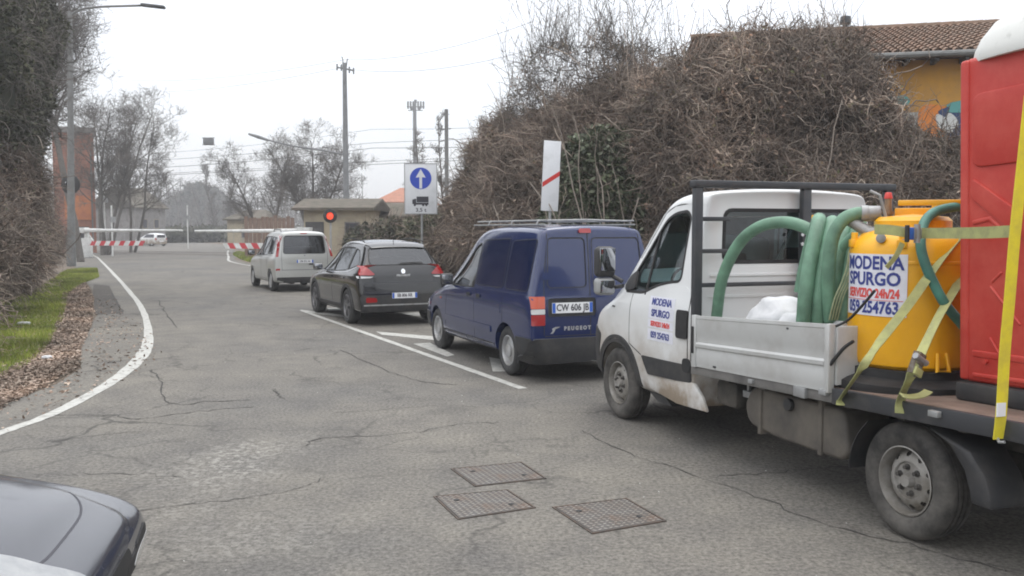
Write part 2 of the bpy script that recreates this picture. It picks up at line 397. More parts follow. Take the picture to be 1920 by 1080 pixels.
def asphalt(name, base, patch, agg=1.):
    m, nt, b = bsdf(name, base, .88, spec=.25)
    co = N(nt, 'ShaderNodeTexCoord').outputs['Object']
    big = ramp(nt, noise(nt, .22, 6, co, .6), [(.30, (.76, .78, .82)), (.5, (1., .99, .97)), (.70, (1.2, 1.18, 1.12))])
    mid = ramp(nt, noise(nt, 1.7, 6, co, .65), [(.3, (.82, .82, .84)), (.7, (1.17, 1.16, 1.13))])
    fine = ramp(nt, noise(nt, 32, 4, co, .8), [(.33, (.50,)*3), (.67, (1.55,)*3)])
    vo = N(nt, 'ShaderNodeTexVoronoi'); vo.inputs['Scale'].default_value = 48; nt.links.new(co, vo.inputs['Vector'])
    st = ramp(nt, vo.outputs['Distance'], [(.05, (1.25,)*3), (.3, (1.,)*3)])
    c = mixc(nt, 1., mixc(nt, 1., base, big, 'MULTIPLY'), mid, 'MULTIPLY')
    c = mixc(nt, 1., c, fine, 'MULTIPLY'); c = mixc(nt, .7*agg, c, mixc(nt, 1., c, st, 'MULTIPLY'))
    # cracks: edges of warped voronoi cells, only where the surface is broken up
    wp = N(nt, 'ShaderNodeVectorMath', operation='MULTIPLY_ADD')
    nv = N(nt, 'ShaderNodeTexNoise'); nv.inputs['Scale'].default_value = 1.5; nv.inputs['Detail'].default_value = 6; nt.links.new(co, nv.inputs['Vector'])
    nt.links.new(nv.outputs['Color'], wp.inputs[0]); wp.inputs[1].default_value = (.9, .9, .9); nt.links.new(co, wp.inputs[2])
    for sc, wid, strength, msc in ((.42, .007, .75, .3), (1.3, .016, .45, .5), (.16, .0022, .6, .2)):
        v = N(nt, 'ShaderNodeTexVoronoi', feature='DISTANCE_TO_EDGE'); v.inputs['Scale'].default_value = sc; nt.links.new(wp.outputs[0], v.inputs['Vector'])
        cr = ramp(nt, v.outputs['Distance'], [(wid*.4, (1, 1, 1)), (wid*2.0, (0, 0, 0))])
        k = ramp(nt, noise(nt, msc, 3, co), [(.46, (0,)*3), (.6, (1,)*3)])
        f = math_(nt, 'MULTIPLY', math_(nt, 'MULTIPLY', cr, k), strength)
        c = mixc(nt, f, c, (.045, .043, .04))
    oil = ramp(nt, noise(nt, .75, 4, co, .5, .6), [(.58, (0,)*3), (.72, (1,)*3)]); c = mixc(nt, math_(nt, 'MULTIPLY', oil, .30), c, (.06, .057, .052))
    # tyre-worn, bleached spot where the binder is gone
    for (cx, cy, rx, ry, amt) in patch:
        s = N(nt, 'ShaderNodeVectorMath', operation='SUBTRACT'); nt.links.new(co, s.inputs[0]); s.inputs[1].default_value = (cx, cy, 0)
        d = N(nt, 'ShaderNodeVectorMath', operation='DIVIDE'); nt.links.new(s.outputs[0], d.inputs[0]); d.inputs[1].default_value = (rx, ry, 1)
        l = N(nt, 'ShaderNodeVectorMath', operation='LENGTH'); nt.links.new(d.outputs[0], l.inputs[0])
        e = math_(nt, 'ADD', l.outputs['Value'], math_(nt, 'MULTIPLY_ADD', noise(nt, 1.6, 5, co), 1.6, -.8))
        g = ramp(nt, e, [(.25, (1,)*3), (1., (0,)*3)])
        sp = ramp(nt, noise(nt, 15, 4, co, .75), [(.50, (0,)*3), (.58, (1,)*3)])
        c = mixc(nt, math_(nt, 'MULTIPLY', math_(nt, 'MULTIPLY', g, sp), amt), c, (.34, .33, .30))
    nt.links.new(c, b.inputs['Base Color'])
    bump(nt, b, noise(nt, 60, 3, co, .8), .5, .006)
    return m
M['asphalt'] = asphalt('worn_asphalt', (.142, .136, .124), [(-2.2, 7.1, .62, 1.2, .62), (-1.5, 5.4, 1.0, .6, .30)])
M['asphalt_patch'] = asphalt('dark_asphalt', (.075, .070, .064), [])
M['soil'] = worn('soil', (.10, .075, .05), (.055, .05, .03), .95, .8, bs=.6)
M['line'] = worn('road_line_paint', (.43, .43, .40), (.20, .195, .18), .75, 9, lo=.48, hi=.72)
M['crack'] = bsdf('crack_filler', (.040, .037, .034), .9)[0]

gp = [(-460, -80), (460, -80), (460, 460), (-460, 460)]
flat_sheet('ground', gp, -.06, M['soil'])
left = [(-5.0, -6), (-5.1, 2), (-5.05, 6), (-5.38, 9.42), (-5.45, 10.74), (-5.75, 12), (-6.6, 13.6), (-7.2, 14.9), (-8.1, 17.2), (-9.0, 19.6), (-12.1, 26.2), (-20.3, 42.3), (-35.0, 71), (-52, 105), (-80, 165)]
right = [(-62, 165), (-34.5, 110), (-24.6, 80.3), (-19.4, 63.9), (-17.5, 57), (-12.6, 45.3), (-5.5, 34), (-.5, 27), (3.2, 19), (6.5, 12), (9, 4), (11, -6)]
flat_sheet('road', left+right, 0, M['asphalt'])
M['earth'] = worn('verge_earth', (.15, .115, .085), (.08, .065, .045), .95, 1.5, bs=.7)
flat_sheet('verge', left+[(-200, 165), (-200, -6)], -.012, M['earth'])
ri = [(p[0], p[1]) for p in right]
flat_sheet('right_verge', ri+[(60, -6), (60, 165)], -.014, M['earth'])
def band(name, pts, w, z, m, parent=None, jitter=0.):
    pts = [Vector((p[0], p[1])) for p in pts]; v = []; f = []; K = len(pts)
    for i, p in enumerate(pts):
        t = (pts[min(i+1, K-1)]-pts[max(i-1, 0)]).normalized(); n = Vector((-t.y, t.x))
        ww = w[i] if isinstance(w, list) else w
        a = ww/2+random.uniform(-1, 1)*jitter; b_ = ww/2+random.uniform(-1, 1)*jitter
        v += [(p.x+n.x*a, p.y+n.y*a, z), (p.x-n.x*b_, p.y-n.y*b_, z)]
    f = [(2*i, 2*i+1, 2*i+3, 2*i+2) for i in range(K-1)]
    me = bpy.data.meshes.new(name); me.from_pydata(v, [], f)
    return tag(link(name, me, m, parent), kind='structure' if parent is None else None)
edge_px = [(-160, 868), (0, 812), (100, 775), (200, 722), (254, 680), (277, 640), (271, 590), (247, 552), (207, 507), (183, 483)]
ep = smooth_path([Vector((p.x, p.y, 0)) for p in [gnd(*q) for q in edge_px]], 8)+[Vector((-29.0, 63, 0)), Vector((-33, 71, 0)), Vector((-50, 107, 0)), Vector((-78, 165, 0))]
band('left_edge_line', ep, [.13+.07*max(0, 1-abs(p.y-13)/4) for p in ep], .004, M['line'], jitter=.008)
band('right_edge_line', smooth_path([(-10.6, 43, 0), (-12.8, 45.4, 0), (-16.5, 53, 0), (-19.4, 62, 0), (-22.6, 72, 0), (-25.2, 80.5, 0)], 5), .13, .004, M['line'], jitter=.01)
bl = [gnd(565, 582), gnd(980, 729)]
band('bay_line', [bl[0].lerp(bl[1], i/30) for i in range(31)], .11, .004, M['line'], jitter=.006)
def mark(name, px):
    return flat_sheet(name, [gnd(*q)[:2] for q in px], .005, M['line'])
mark('bay_end_line', [(563, 581), (640, 590), (646, 595), (576, 586)])
mark('bay_mark', [(705, 622), (812, 631), (814, 638), (716, 628)])
mark('bay_mark', [(775, 645), (806, 643), (852, 666), (838, 669)])
mark('bay_mark', [(917, 670), (944, 675), (951, 697), (924, 697)])
mark('bay_mark', [(1075, 670), (1135, 672), (1135, 678), (1085, 676)])
mark('bay_mark', [(752, 588), (785, 586), (790, 592), (775, 593)])
mark('bay_mark', [(614, 578), (634, 577), (642, 582), (616, 583)])
flat_sheet('asphalt_patch', [gnd(*q)[:2] for q in [(176, 533), (205, 536), (222, 570), (232, 588), (180, 590), (172, 560)]], .003, M['asphalt_patch'])
# long cracks traced on the road, each a thin irregular groove of dark filler
mbc = MB()
for px, w_ in [([(280, 693), (300, 712), (318, 755), (395, 752), (470, 750)], .035), ([(90, 778), (190, 778), (260, 785), (330, 776), (400, 768), (480, 762)], .03),
               ([(570, 836), (600, 822), (660, 818), (760, 812), (860, 795), (940, 792)], .022), ([(60, 890), (170, 888), (290, 889), (350, 897)], .016),
               ([(240, 960), (360, 945), (470, 932), (560, 915), (610, 895)], .016), ([(0, 845), (60, 832), (130, 822), (200, 814), (330, 800)], .014),
               ([(1090, 806), (1180, 850), (1290, 885), (1420, 930), (1560, 985), (1700, 1020), (1920, 1078)], .018), ([(640, 655), (690, 680), (740, 700), (800, 716), (860, 722)], .028),
               ([(295, 560), (310, 585), (330, 615)], .05), ([(515, 728), (521, 738), (530, 748)], .04), ([(205, 545), (222, 570), (232, 589)], .09),
               ([(1330, 895), (1450, 884), (1560, 876), (1640, 874)], .02), ([(620, 775), (720, 768), (830, 760), (900, 764)], .015), ([(545, 660), (600, 650), (650, 652)], .03), ([(350, 610), (450, 606), (520, 612)], .03)]:
    pts = smooth_path([gnd(*q, .0045) for q in px], 7); K = len(pts); v = []
    for i, p in enumerate(pts):
        t = (pts[min(i+1, K-1)]-pts[max(i-1, 0)]).normalized(); n = Vector((-t.y, t.x, 0)); o = n*random.gauss(0, .02)
        ww = w_*random.uniform(.15, .75)*(1 if 0 < i < K-1 else .2); v += [p+o+n*ww/2, p+o-n*ww/2]
    mbc.add(v, [(2*i, 2*i+1, 2*i+3, 2*i+2) for i in range(K-1)])
tag(mbc.build('road_crack', M['crack'], smooth=None), kind='structure')

# manhole covers: chequer plate in an angle frame, sunk flush into the road
def chequer():
    m, nt, b = bsdf('chequer_plate', (.12, .11, .10), .6, .2)
    co = N(nt, 'ShaderNodeTexCoord').outputs['Object']
    n = ramp(nt, noise(nt, 5, 6, co, .6), [(.35, (.105, .10, .092)), (.55, (.09, .08, .07)), (.7, (.13, .085, .06))])
    nt.links.new(n, b.inputs['Base Color']); return m
M['chequer'] = chequer(); M['tread'] = worn('worn_tread', (.30, .285, .26), (.22, .17, .13), .6, 6, metal=.2, bs=0)
M['rust_frame'] = worn('rusty_frame', (.05, .045, .04), (.11, .07, .05), .8, 9)
def manhole(px, label, rib):
    P = [gnd(*q) for q in px]; c = sum(P, Vector())/4; t = empty('manhole_cover', (c.x, c.y, 0), 0, label, 'manhole cover', 'manhole covers in the asphalt')
    Q = [p-c for p in P]; mb = MB(); cx = Vector((0, 0, 0))
    for i in range(4):
        a, b_ = Q[i], Q[(i+1) % 4]; a2, b2 = a*.955, b_*.955
        mb.add([a+Vector((0, 0, .001)), b_+Vector((0, 0, .001)), b2+Vector((0, 0, .001)), a2+Vector((0, 0, .001)), a+Vector((0, 0, .007)), b_+Vector((0, 0, .007)), b2+Vector((0, 0, .007)), a2+Vector((0, 0, .007))],
               [(4, 5, 6, 7), (0, 1, 5, 4), (3, 7, 6, 2)])
    mb.build('frame', M['rust_frame'], t, smooth=None)
    pl = MB(); q = [v*.93 for v in Q]; h = Vector((0, 0, .0055)); pl.add([v+h*.2 for v in q]+[v+h for v in q], [(4, 5, 6, 7), (0, 1, 5, 4), (1, 2, 6, 5), (2, 3, 7, 6), (3, 0, 4, 7)])
    plo = pl.build('plate', M['chequer'], t, smooth=None)
    rb = MB(); n = 13
    for i in range(n):
        for j in range(n):
            u, v = (i+.5)/n, (j+.5)/n
            p = (q[0].lerp(q[1], u)).lerp(q[3].lerp(q[2], u), v)+Vector((0, 0, .0085))
            a = (1 if (i+j) % 2 else -1)*.8+rib; d = Vector((cos(a), sin(a), 0))*.021; e = Vector((-sin(a), cos(a), 0))*.0075
            rb.add([p-d, p+e, p+d, p-e], [(0, 1, 2, 3)])
    tag(rb.build('tread_pattern', M['tread'], t, smooth=None), kind='stuff')
    kh = MB()
    for u, v in ((.2, .25), (.8, .75)):
        p = (q[0].lerp(q[1], u)).lerp(q[3].lerp(q[2], u), v); kh.cyl(p+Vector((0, 0, .008)), p+Vector((0, 0, .0098)), .02, 10)
    kh.each('lifting_hole', M['black'], t)
manhole([(845, 880), (978, 867), (1025, 898), (890, 913)], 'square chequer plate manhole cover farthest from the camera of the three', .1)
manhole([(812, 932), (952, 919), (1005, 953), (858, 975)], 'square manhole cover with rusty middle and dark sunken edge, left of the three', .1)
manhole([(1035, 952), (1175, 935), (1250, 978), (1110, 1002)], 'square ribbed manhole cover closest to the truck', .1)

# ------------------------------------------------------------------ vegetation tools
def rnd(a): return np.random.default_rng(a)
def tubes(paths, rad, sides):
    """paths (N,K,3), rad (N,K) -> verts, quads"""
    N_, K, _ = paths.shape; t = np.empty_like(paths); t[:, 1:-1] = paths[:, 2:]-paths[:, :-2]; t[:, 0] = paths[:, 1]-paths[:, 0]; t[:, -1] = paths[:, -1]-paths[:, -2]
    t /= np.linalg.norm(t, axis=2, keepdims=True)+1e-9; up = np.where(np.abs(t[..., 2:3]) > .9, np.array([1., 0, 0]), np.array([0, 0, 1.]))
    a = np.cross(t, up); a /= np.linalg.norm(a, axis=2, keepdims=True)+1e-9; b = np.cross(t, a)
    an = np.arange(sides)*2*pi/sides
    v = paths[:, :, None]+rad[:, :, None, None]*(a[:, :, None]*np.cos(an)[None, None, :, None]+b[:, :, None]*np.sin(an)[None, None, :, None])
    idx = np.arange(N_*K*sides).reshape(N_, K, sides); nx = np.roll(idx, -1, axis=2)
    f = np.stack([idx[:, :-1], nx[:, :-1], nx[:, 1:], idx[:, 1:]], -1).reshape(-1, 4)
    return v.reshape(-1, 3), f
def join(parts):
    V = []; Fc = []; k = 0
    for v, f in parts: V.append(v); Fc.append(f+k); k += len(v)
    return np.concatenate(V), np.concatenate(Fc)
def unit(v): return v/(np.linalg.norm(v, axis=-1, keepdims=True)+1e-9)
def strands(rg, p0, d0, L, r, K=6, wander=.35, grav=0., sides=3):
    n = len(p0); P = np.empty((n, K, 3)); P[:, 0] = p0; d = unit(d0.copy()); st = (L/(K-1))[:, None]
    for k in range(1, K):
        d = unit(d+rg.normal(0, wander, (n, 3))+np.array([0, 0, -grav])); P[:, k] = P[:, k-1]+d*st
    rad = r[:, None]*np.linspace(1, .45, K)[None]
    return P, tubes(P, rad, sides)
def leaves(rg, p, size, flat=0.):
    n = len(p); a = unit(rg.normal(0, 1, (n, 3))); b = unit(np.cross(a, rg.normal(0, 1, (n, 3))))
    if flat: a[:, 2] *= (1-flat); b[:, 2] *= (1-flat); a = unit(a); b = unit(b)
    s = size*rg.uniform(.6, 1.3, n); a *= s[:, None]; b *= (s*.55)[:, None]
    fold = np.cross(a, b); fold = unit(fold)*(s*.18)[:, None]
    v = np.stack([p-a, p-b+fold, p+a, p+b+fold], 1).reshape(-1, 3)
    return v, np.arange(n*4).reshape(n, 4)
def tree_parts(base, H, spread, seed, trunks=1, r0=.16, n1=11, n2=9, n3=7, n4=5, up=.35, first=.25, lean=(0, 0), tip=.006, wand=.12):
    rg = rnd(seed); base = np.array(base, float); n1 = int(n1*1.5)
    b0 = base+np.column_stack([rg.normal(0, .35*(trunks > 1), trunks), rg.normal(0, .2*(trunks > 1), trunks), np.zeros(trunks)])
    d = np.column_stack([rg.normal(lean[0], .10+.12*(trunks > 1), trunks), rg.normal(lean[1], .08, trunks), np.ones(trunks)])
    P, g0 = strands(rg, b0, d, np.full(trunks, H*.93), np.full(trunks, r0), 9, .07, 0, 8)
    rad = np.linspace(1, .25, 9)*r0; g0 = tubes(P, np.tile(rad, (trunks, 1)), 8); lv = [(P, np.tile(rad, (trunks, 1)))]; geo = [g0]; crown = []
    for li, (n, ln, rr) in enumerate(((n1, spread*.92, .5), (n2, spread*.42, .42), (n3, spread*.22, .5), (n4, spread*.13, .6))):
        if n == 0: break
        P, Rd = lv[-1]; m = len(P); t = rg.uniform(first if li == 0 else .15, 1., (m, n)); K = P.shape[1]
        ix = np.minimum((t*(K-1)).astype(int), K-2); fr = t*(K-1)-ix; I = np.arange(m)[:, None]
        p = P[I, ix]*(1-fr[..., None])+P[I, ix+1]*fr[..., None]; tn = unit(P[I, ix+1]-P[I, ix]); r = Rd[I, ix]*rr
        side = unit(np.cross(tn, rg.normal(0, 1, (m, n, 3)))); d = unit(tn*.55+side*rg.uniform(.6, 1.25, (m, n, 1))+np.array([0, 0, up*.8]))
        taper = (1.15-.75*t) if li == 0 else 1-.4*t
        L = ln*rg.uniform(.6, 1.2, (m, n))*taper; r = np.clip(r, tip, None).reshape(-1); KK = (7, 6, 4, 4)[li]
        Q, _ = strands(rg, p.reshape(-1, 3), d.reshape(-1, 3), L.reshape(-1), r, KK, wand*(1.1+.3*li), -.03, 3)
        rq = r[:, None]*np.linspace(1, .35 if li < 2 else .6, KK)[None]; rq = np.maximum(rq, tip*.6)
        (geo if li == 0 else crown).append(tubes(Q, rq, (6, 4, 3, 3)[li])); lv.append((Q, rq))
    return join(geo), join(crown)
M['bark'] = worn('grey_bark', (.13, .12, .108), (.075, .07, .062), .9, 6)
M['twig'] = islands('winter_twigs', [(.09, .083, .075), (.16, .148, .135), (.12, .108, .096), (.22, .205, .185)])
def tree(label, base, H, spread, seed, group='bare winter trees', name='bare_tree', cat='tree', tw='twig', **k):
    t = empty(name, base, 0, label, cat, group)
    g, c = tree_parts((0, 0, 0), H, spread, seed, **k)
    link('trunk', fast_mesh('trunk', *g), M['bark'], t, 60); link('crown', fast_mesh('crown', *c), M[tw], t, None); return t

class Blobs:
    def __init__(s, rows):  # rows: (centre, radii)
        s.c = np.array([r[0] for r in rows], float); s.r = np.array([r[1] for r in rows], float)
    def inside(s, p, k=.93):
        q = ((p[:, None]-s.c[None])/s.r[None]); return ((q**2).sum(2) < k*k).any(1)
    def sample(s, rg, n, depth=.12, zmin=.0):
        out = []; nn = []; a = (s.r[:, 0]*s.r[:, 2]+s.r[:, 0]*s.r[:, 1]+s.r[:, 1]*s.r[:, 2]); a = a/a.sum(); tot = 0
        while tot < n:
            i = rg.choice(len(a), n*2, p=a); d = unit(rg.normal(0, 1, (n*2, 3))); k = 1-np.abs(rg.normal(0, depth, n*2))
            wob = 1+.12*np.sin(d[:, 0]*7+i)*np.cos(d[:, 2]*6+i*2)+.06*np.sin(d[:, 1]*17+d[:, 2]*13)
            p = s.c[i]+d*s.r[i]*(k*wob)[:, None]; A_ = .10*s.r[i].min(axis=1, keepdims=True); p += d*A_*(np.sin(p[:, :1]*2.9+p[:, 2:]*1.3)+np.sin(p[:, 2:]*3.7-p[:, 1:2]*2.1+1)+.7*np.sin(p[:, :1]*6.1+p[:, 2:]*5.3)); ok = (~s.inside(p, .8)) & (p[:, 2] > zmin)
            out.append(p[ok]); nn.append(unit(d[ok]/s.r[i][ok])); tot += ok.sum()
        return np.concatenate(out)[:n], np.concatenate(nn)[:n]
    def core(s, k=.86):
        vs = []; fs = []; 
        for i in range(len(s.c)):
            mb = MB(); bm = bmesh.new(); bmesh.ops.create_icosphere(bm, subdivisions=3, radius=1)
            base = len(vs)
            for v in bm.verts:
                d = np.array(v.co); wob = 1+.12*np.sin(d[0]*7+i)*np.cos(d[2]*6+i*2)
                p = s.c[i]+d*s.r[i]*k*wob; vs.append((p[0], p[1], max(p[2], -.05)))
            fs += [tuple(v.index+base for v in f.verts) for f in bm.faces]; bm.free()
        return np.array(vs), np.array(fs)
def pxblobs(rows):
    """(px, py, depth m, rx px, rz px, ry m) -> Blobs"""
    out = []
    for px, py, Y, rx, rz, ry in rows:
        s = F/Y; c = at(px, py, Y); out.append((tuple(c), (rx/s, ry, rz/s)))
    return Blobs(out)
def thicket(name, label, cat, rows, seed, n_tw, n_lf, tw, lf, core, lw=.045, tl=(.5, 1.6), tr=.007, grav=.12, k=.84, group=None, shoots=0, shoot_l=2., lsz=1., flat=0., wander=.38, outw=.35, depth=.12):
    rg = rnd(seed); B = pxblobs(rows); t = empty(name, (float(B.c[:, 0].mean()), float(B.c[:, 1].mean()), 0), 0, label, cat, group)
    off = np.array([t.location.x, t.location.y, 0])
    p, nn = B.sample(rg, n_tw, depth); d = unit(rg.normal(0, 1, p.shape)+nn*outw)
    L = rg.uniform(tl[0], tl[1], n_tw); r = tr*rg.uniform(.5, 1.5, n_tw)
    big = rg.random(n_tw) < .02; r[big] *= 2.2; L[big] *= 1.5
    _, g = strands(rg, p-off, d, L, r, 7, wander, grav, 3); parts = [g]
    if shoots:
        p2, n2 = B.sample(rg, shoots*3, .04); o = n2[:, 2] > .35; p2 = p2[o][:shoots]; m = len(p2)
        d2 = unit(np.column_stack([rg.normal(0, .25, m), rg.normal(0, .2, m), np.ones(m)])); L2 = shoot_l*rg.uniform(.4, 1.2, m)
        P2, g2 = strands(rg, p2-off, d2, L2, tr*rg.uniform(.8, 1.6, m), 7, .13, 0, 3); parts.append(g2)
        ii = rg.integers(0, m, m*4); kk = rg.integers(1, 6, m*4); q = P2[ii, kk]
        _, g3 = strands(rg, q, unit(np.column_stack([rg.normal(0, .8, m*4), rg.normal(0, .8, m*4), np.ones(m*4)*.9])), shoot_l*rg.uniform(.1, .4, m*4), np.full(m*4, tr*.7), 4, .2, 0, 3); parts.append(g3)
    v, f = join(parts); tag(link('vine_stems', fast_mesh('stems', v, f), M[tw], t), kind='stuff')
    if n_lf:
        p, nn = B.sample(rg, n_lf, depth*.9); p += nn*rg.uniform(0, .18, (n_lf, 1))
        tag(link('leaves', fast_mesh('leaves', *leaves(rg, p-off, lw, flat)), M[lf], t), kind='stuff')
    v, f = B.core(k); link('shade_core', fast_mesh('shade_core', v-off, f), M[core], t, 180)  # added dark filler: blocks light through the growth, stands in for inner shade
    return t
M['vine'] = islands('dry_vine', [(.06, .048, .040), (.22, .18, .15), (.13, .105, .09), (.42, .36, .30), (.19, .13, .10)])
M['dead_leaf'] = islands('dead_leaves', [(.08, .06, .05), (.24, .17, .13), (.42, .34, .27), (.13, .09, .07), (.12, .13, .065), (.27, .17, .12)])
M['ivy_leaf'] = islands('ivy_leaves', [(.03, .042, .022), (.07, .085, .045), (.15, .175, .11), (.05, .062, .035), (.20, .215, .15)], .5)
M['ivy_dull'] = islands('dull_ivy_leaves', [(.035, .042, .026), (.075, .080, .048), (.12, .118, .075), (.05, .055, .034)], .7)
M['pale_stem'] = worn('pale_vine_bark', (.30, .26, .22), (.17, .14, .12), .9, 8)
M['core_brown'] = worn('shade_brown', (.03, .025, .02), (.07, .058, .048), .95, 3, bs=.8)  # dark brown painted as the shade deep between the vines
M['core_green'] = worn('shade_green', (.028, .034, .020), (.05, .05, .032), .95, 4, bs=.8)  # same inner shade put into the colour, greenish for ivy and hedges

# ------------------------------------------------------------------ vehicle tools
def loft(st, rear, front, inset=0., rc=.09, lv=2, zbf=None):
    """body from cross-sections: (kind, x, zb, zw, zt, W, wr, crown[, rc])"""
    rings = []; n = 12
    for s_ in st:
        kind, x, zb, zw, zt, W, wr, cr = s_[:8]; r_ = s_[8] if len(s_) > 8 else rc
        zt -= inset; W -= inset; wr -= inset; zb = zb+inset if zbf is None else zbf; zw = min(zw, zt-.02)
        r_ = min(r_, max(.02, (zt-zw)*.8)); y7 = (W*.965+wr)/2+.008; z7 = (zw+zt-r_)/2
        P = [(0, zb), (W*.75, zb), (W*.94, zb+.015), (W*.985, zb+.10), (W, zb+(zw-zb)*.5), (W*.997, zw-.05), (W*.968, zw+.01),
             (y7, z7), (wr, zt-r_), (wr-.30*r_, zt-.27*r_), (wr-1.15*r_, zt), (0, zt+cr)]
        ring = []
        for y, z in P:
            X = x
            if kind == 'r': X = rear(z)+x+inset
            elif kind == 'f': X = front(z)-x-inset
            ring.append((X, y, z))
        rings.append(ring)
    vs = []; idx = []
    for ring in rings:
        a = []; b = []
        for i, (x, y, z) in enumerate(ring):
            a.append(len(vs)); vs.append((x, y, z))
            if 0 < i < n-1: b.append(len(vs)); vs.append((x, -y, z))
            else: b.append(a[-1])
        idx.append((a, b))
    fs = []
    for k in range(len(idx)-1):
        for s in (0, 1):
            A, B_ = idx[k][s], idx[k+1][s]
            for i in range(n-1):
                q = (A[i], A[i+1], B_[i+1], B_[i]); fs.append(q if s == 0 else q[::-1])
    for k, fl in ((0, False), (len(idx)-1, True)):
        a, b = idx[k]
        for i in range(n-1):
            q = [a[i], a[i+1], b[i+1], b[i]]; q = [v for j, v in enumerate(q) if v not in q[:j]]; fs.append(tuple(q[::-1] if fl else q))
    me = bpy.data.meshes.new('loft'); me.from_pydata(vs, [], fs)
    bm = bmesh.new(); bm.from_mesh(me); bmesh.ops.recalc_face_normals(bm, faces=bm.faces); bm.to_mesh(me); bm.free()
    return subsurf(me, lv)
def lerpf(tab):
    def f(z):
        if z <= tab[0][0]: return tab[0][1]
        for (a, u), (b, v) in zip(tab, tab[1:]):
            if z <= b: return u+(v-u)*(z-a)/(b-a)
        return tab[-1][1]
    return f
def prism_mesh(poly, d0, d1, plane='XZ'):
    return MB().prism(poly, d0, d1, plane).mesh('cut')
def cyl_mesh(c, r, y0, y1, n=40):
    return MB().cyl((c[0], y0, c[1]), (c[0], y1, c[1]), r, n).mesh('cut')
def tyre_mesh(Rr, wd, ri):
    h = wd/2
    pr = [(ri-.012, -h*.72), (ri, -h*.80), (ri+.012, -h*.93), (ri+(Rr-ri)*.4, -h*1.04), (Rr-(Rr-ri)*.28, -h*1.0), (Rr-.02, -h*.86), (Rr-.004, -h*.70), (Rr-.001, -h*.4),
          (Rr-.012, -h*.38), (Rr-.012, -h*.30), (Rr, -h*.28), (Rr, -h*.05), (Rr-.012, -h*.04), (Rr-.012, h*.04), (Rr, h*.05), (Rr, h*.28), (Rr-.012, h*.30), (Rr-.012, h*.38), (Rr-.001, h*.4),
          (Rr-.004, h*.70), (Rr-.02, h*.86), (Rr-(Rr-ri)*.28, h), (ri+(Rr-ri)*.4, h*1.04), (ri+.012, h*.93), (ri, h*.80), (ri-.012, h*.72)]
    return MB().lathe(pr, axis='Y', n=56).mesh('tyre')
def rim_steel(ri, h):
    """drop-centre steel wheel with a dished disc, ventilation holes, nuts"""
    prof = [(ri-.015, -h), (ri-.03, -h*.5), (ri-.03, h*.55), (ri-.012, h*.80), (ri+.006, h*.92), (ri+.012, h*.86), (ri+.002, h*.72)]
    m = MB().lathe(prof, axis='Y', n=48)
    return m
def wheel_truck(parent, loc, side, Rr=.35, wd=.20, dish=.0):
    """side +1: outer face towards +y"""
    ri = .205; h = wd/2; mb = MB()
    mb.lathe([(ri+.004, h*.90), (ri-.004, h*.93), (ri-.012, h*.72), (ri-.016, -h*.9)], axis='Y', n=48)
    disc = MB().lathe([(ri-.015, h*.15-dish), (ri-.035, h*.40-dish), (.150, h*.62-dish), (.118, h*.72-dish), (.112, h*.72-dish), (.105, h*.60-dish), (.0, h*.60-dish), (0, h*.45-dish), (.1, h*.45-dish), (.14, h*.45-dish), (ri-.04, h*.2-dish), (ri-.015, 0-dish)], axis='Y', n=48).mesh('d')
    cuts = [MB().cyl((.158*cos(a), -1, .158*sin(a)), (.158*cos(a), 1, .158*sin(a)), .0165, 12).mesh('c') for a in [2*pi*i/10+.2 for i in range(10)]]
    disc = boolean(disc, cuts); o0 = len(mb.v)
    mb.add([v.co for v in disc.vertices], [tuple(p.vertices) for p in disc.polygons])
    mb.cyl((0, h*.55-dish, 0), (0, h*.95-dish*.6, 0), .046, 20, .036)
    me = mb.mesh('wheel'); w_ = link('wheel', me, M['steel_wheel'], parent, 40); w_.location = loc
    ty = link('tyre', tyre_mesh(Rr, wd, ri+.004), M['tyre'], w_, 50)
    nb = MB()
    for i in range(6):
        a = 2*pi*i/6+.3; p = (.078*cos(a), h*.60-dish, .078*sin(a)); nb.cyl(p, (p[0], h*.60-dish+.03, p[2]), .013, 6); nb.cyl(p, (p[0], h*.60-dish+.006, p[2]), .02, 10)
    nb.each('wheel_nut', M['tyre'], w_, per=2)
    hb = MB().cyl((0, -h, 0), (0, h*.3-dish, 0), .17, 24); hb.build('brake_drum', M['underbody'], w_)
    if side < 0: w_.rotation_euler = (0, 0, pi)
    return w_
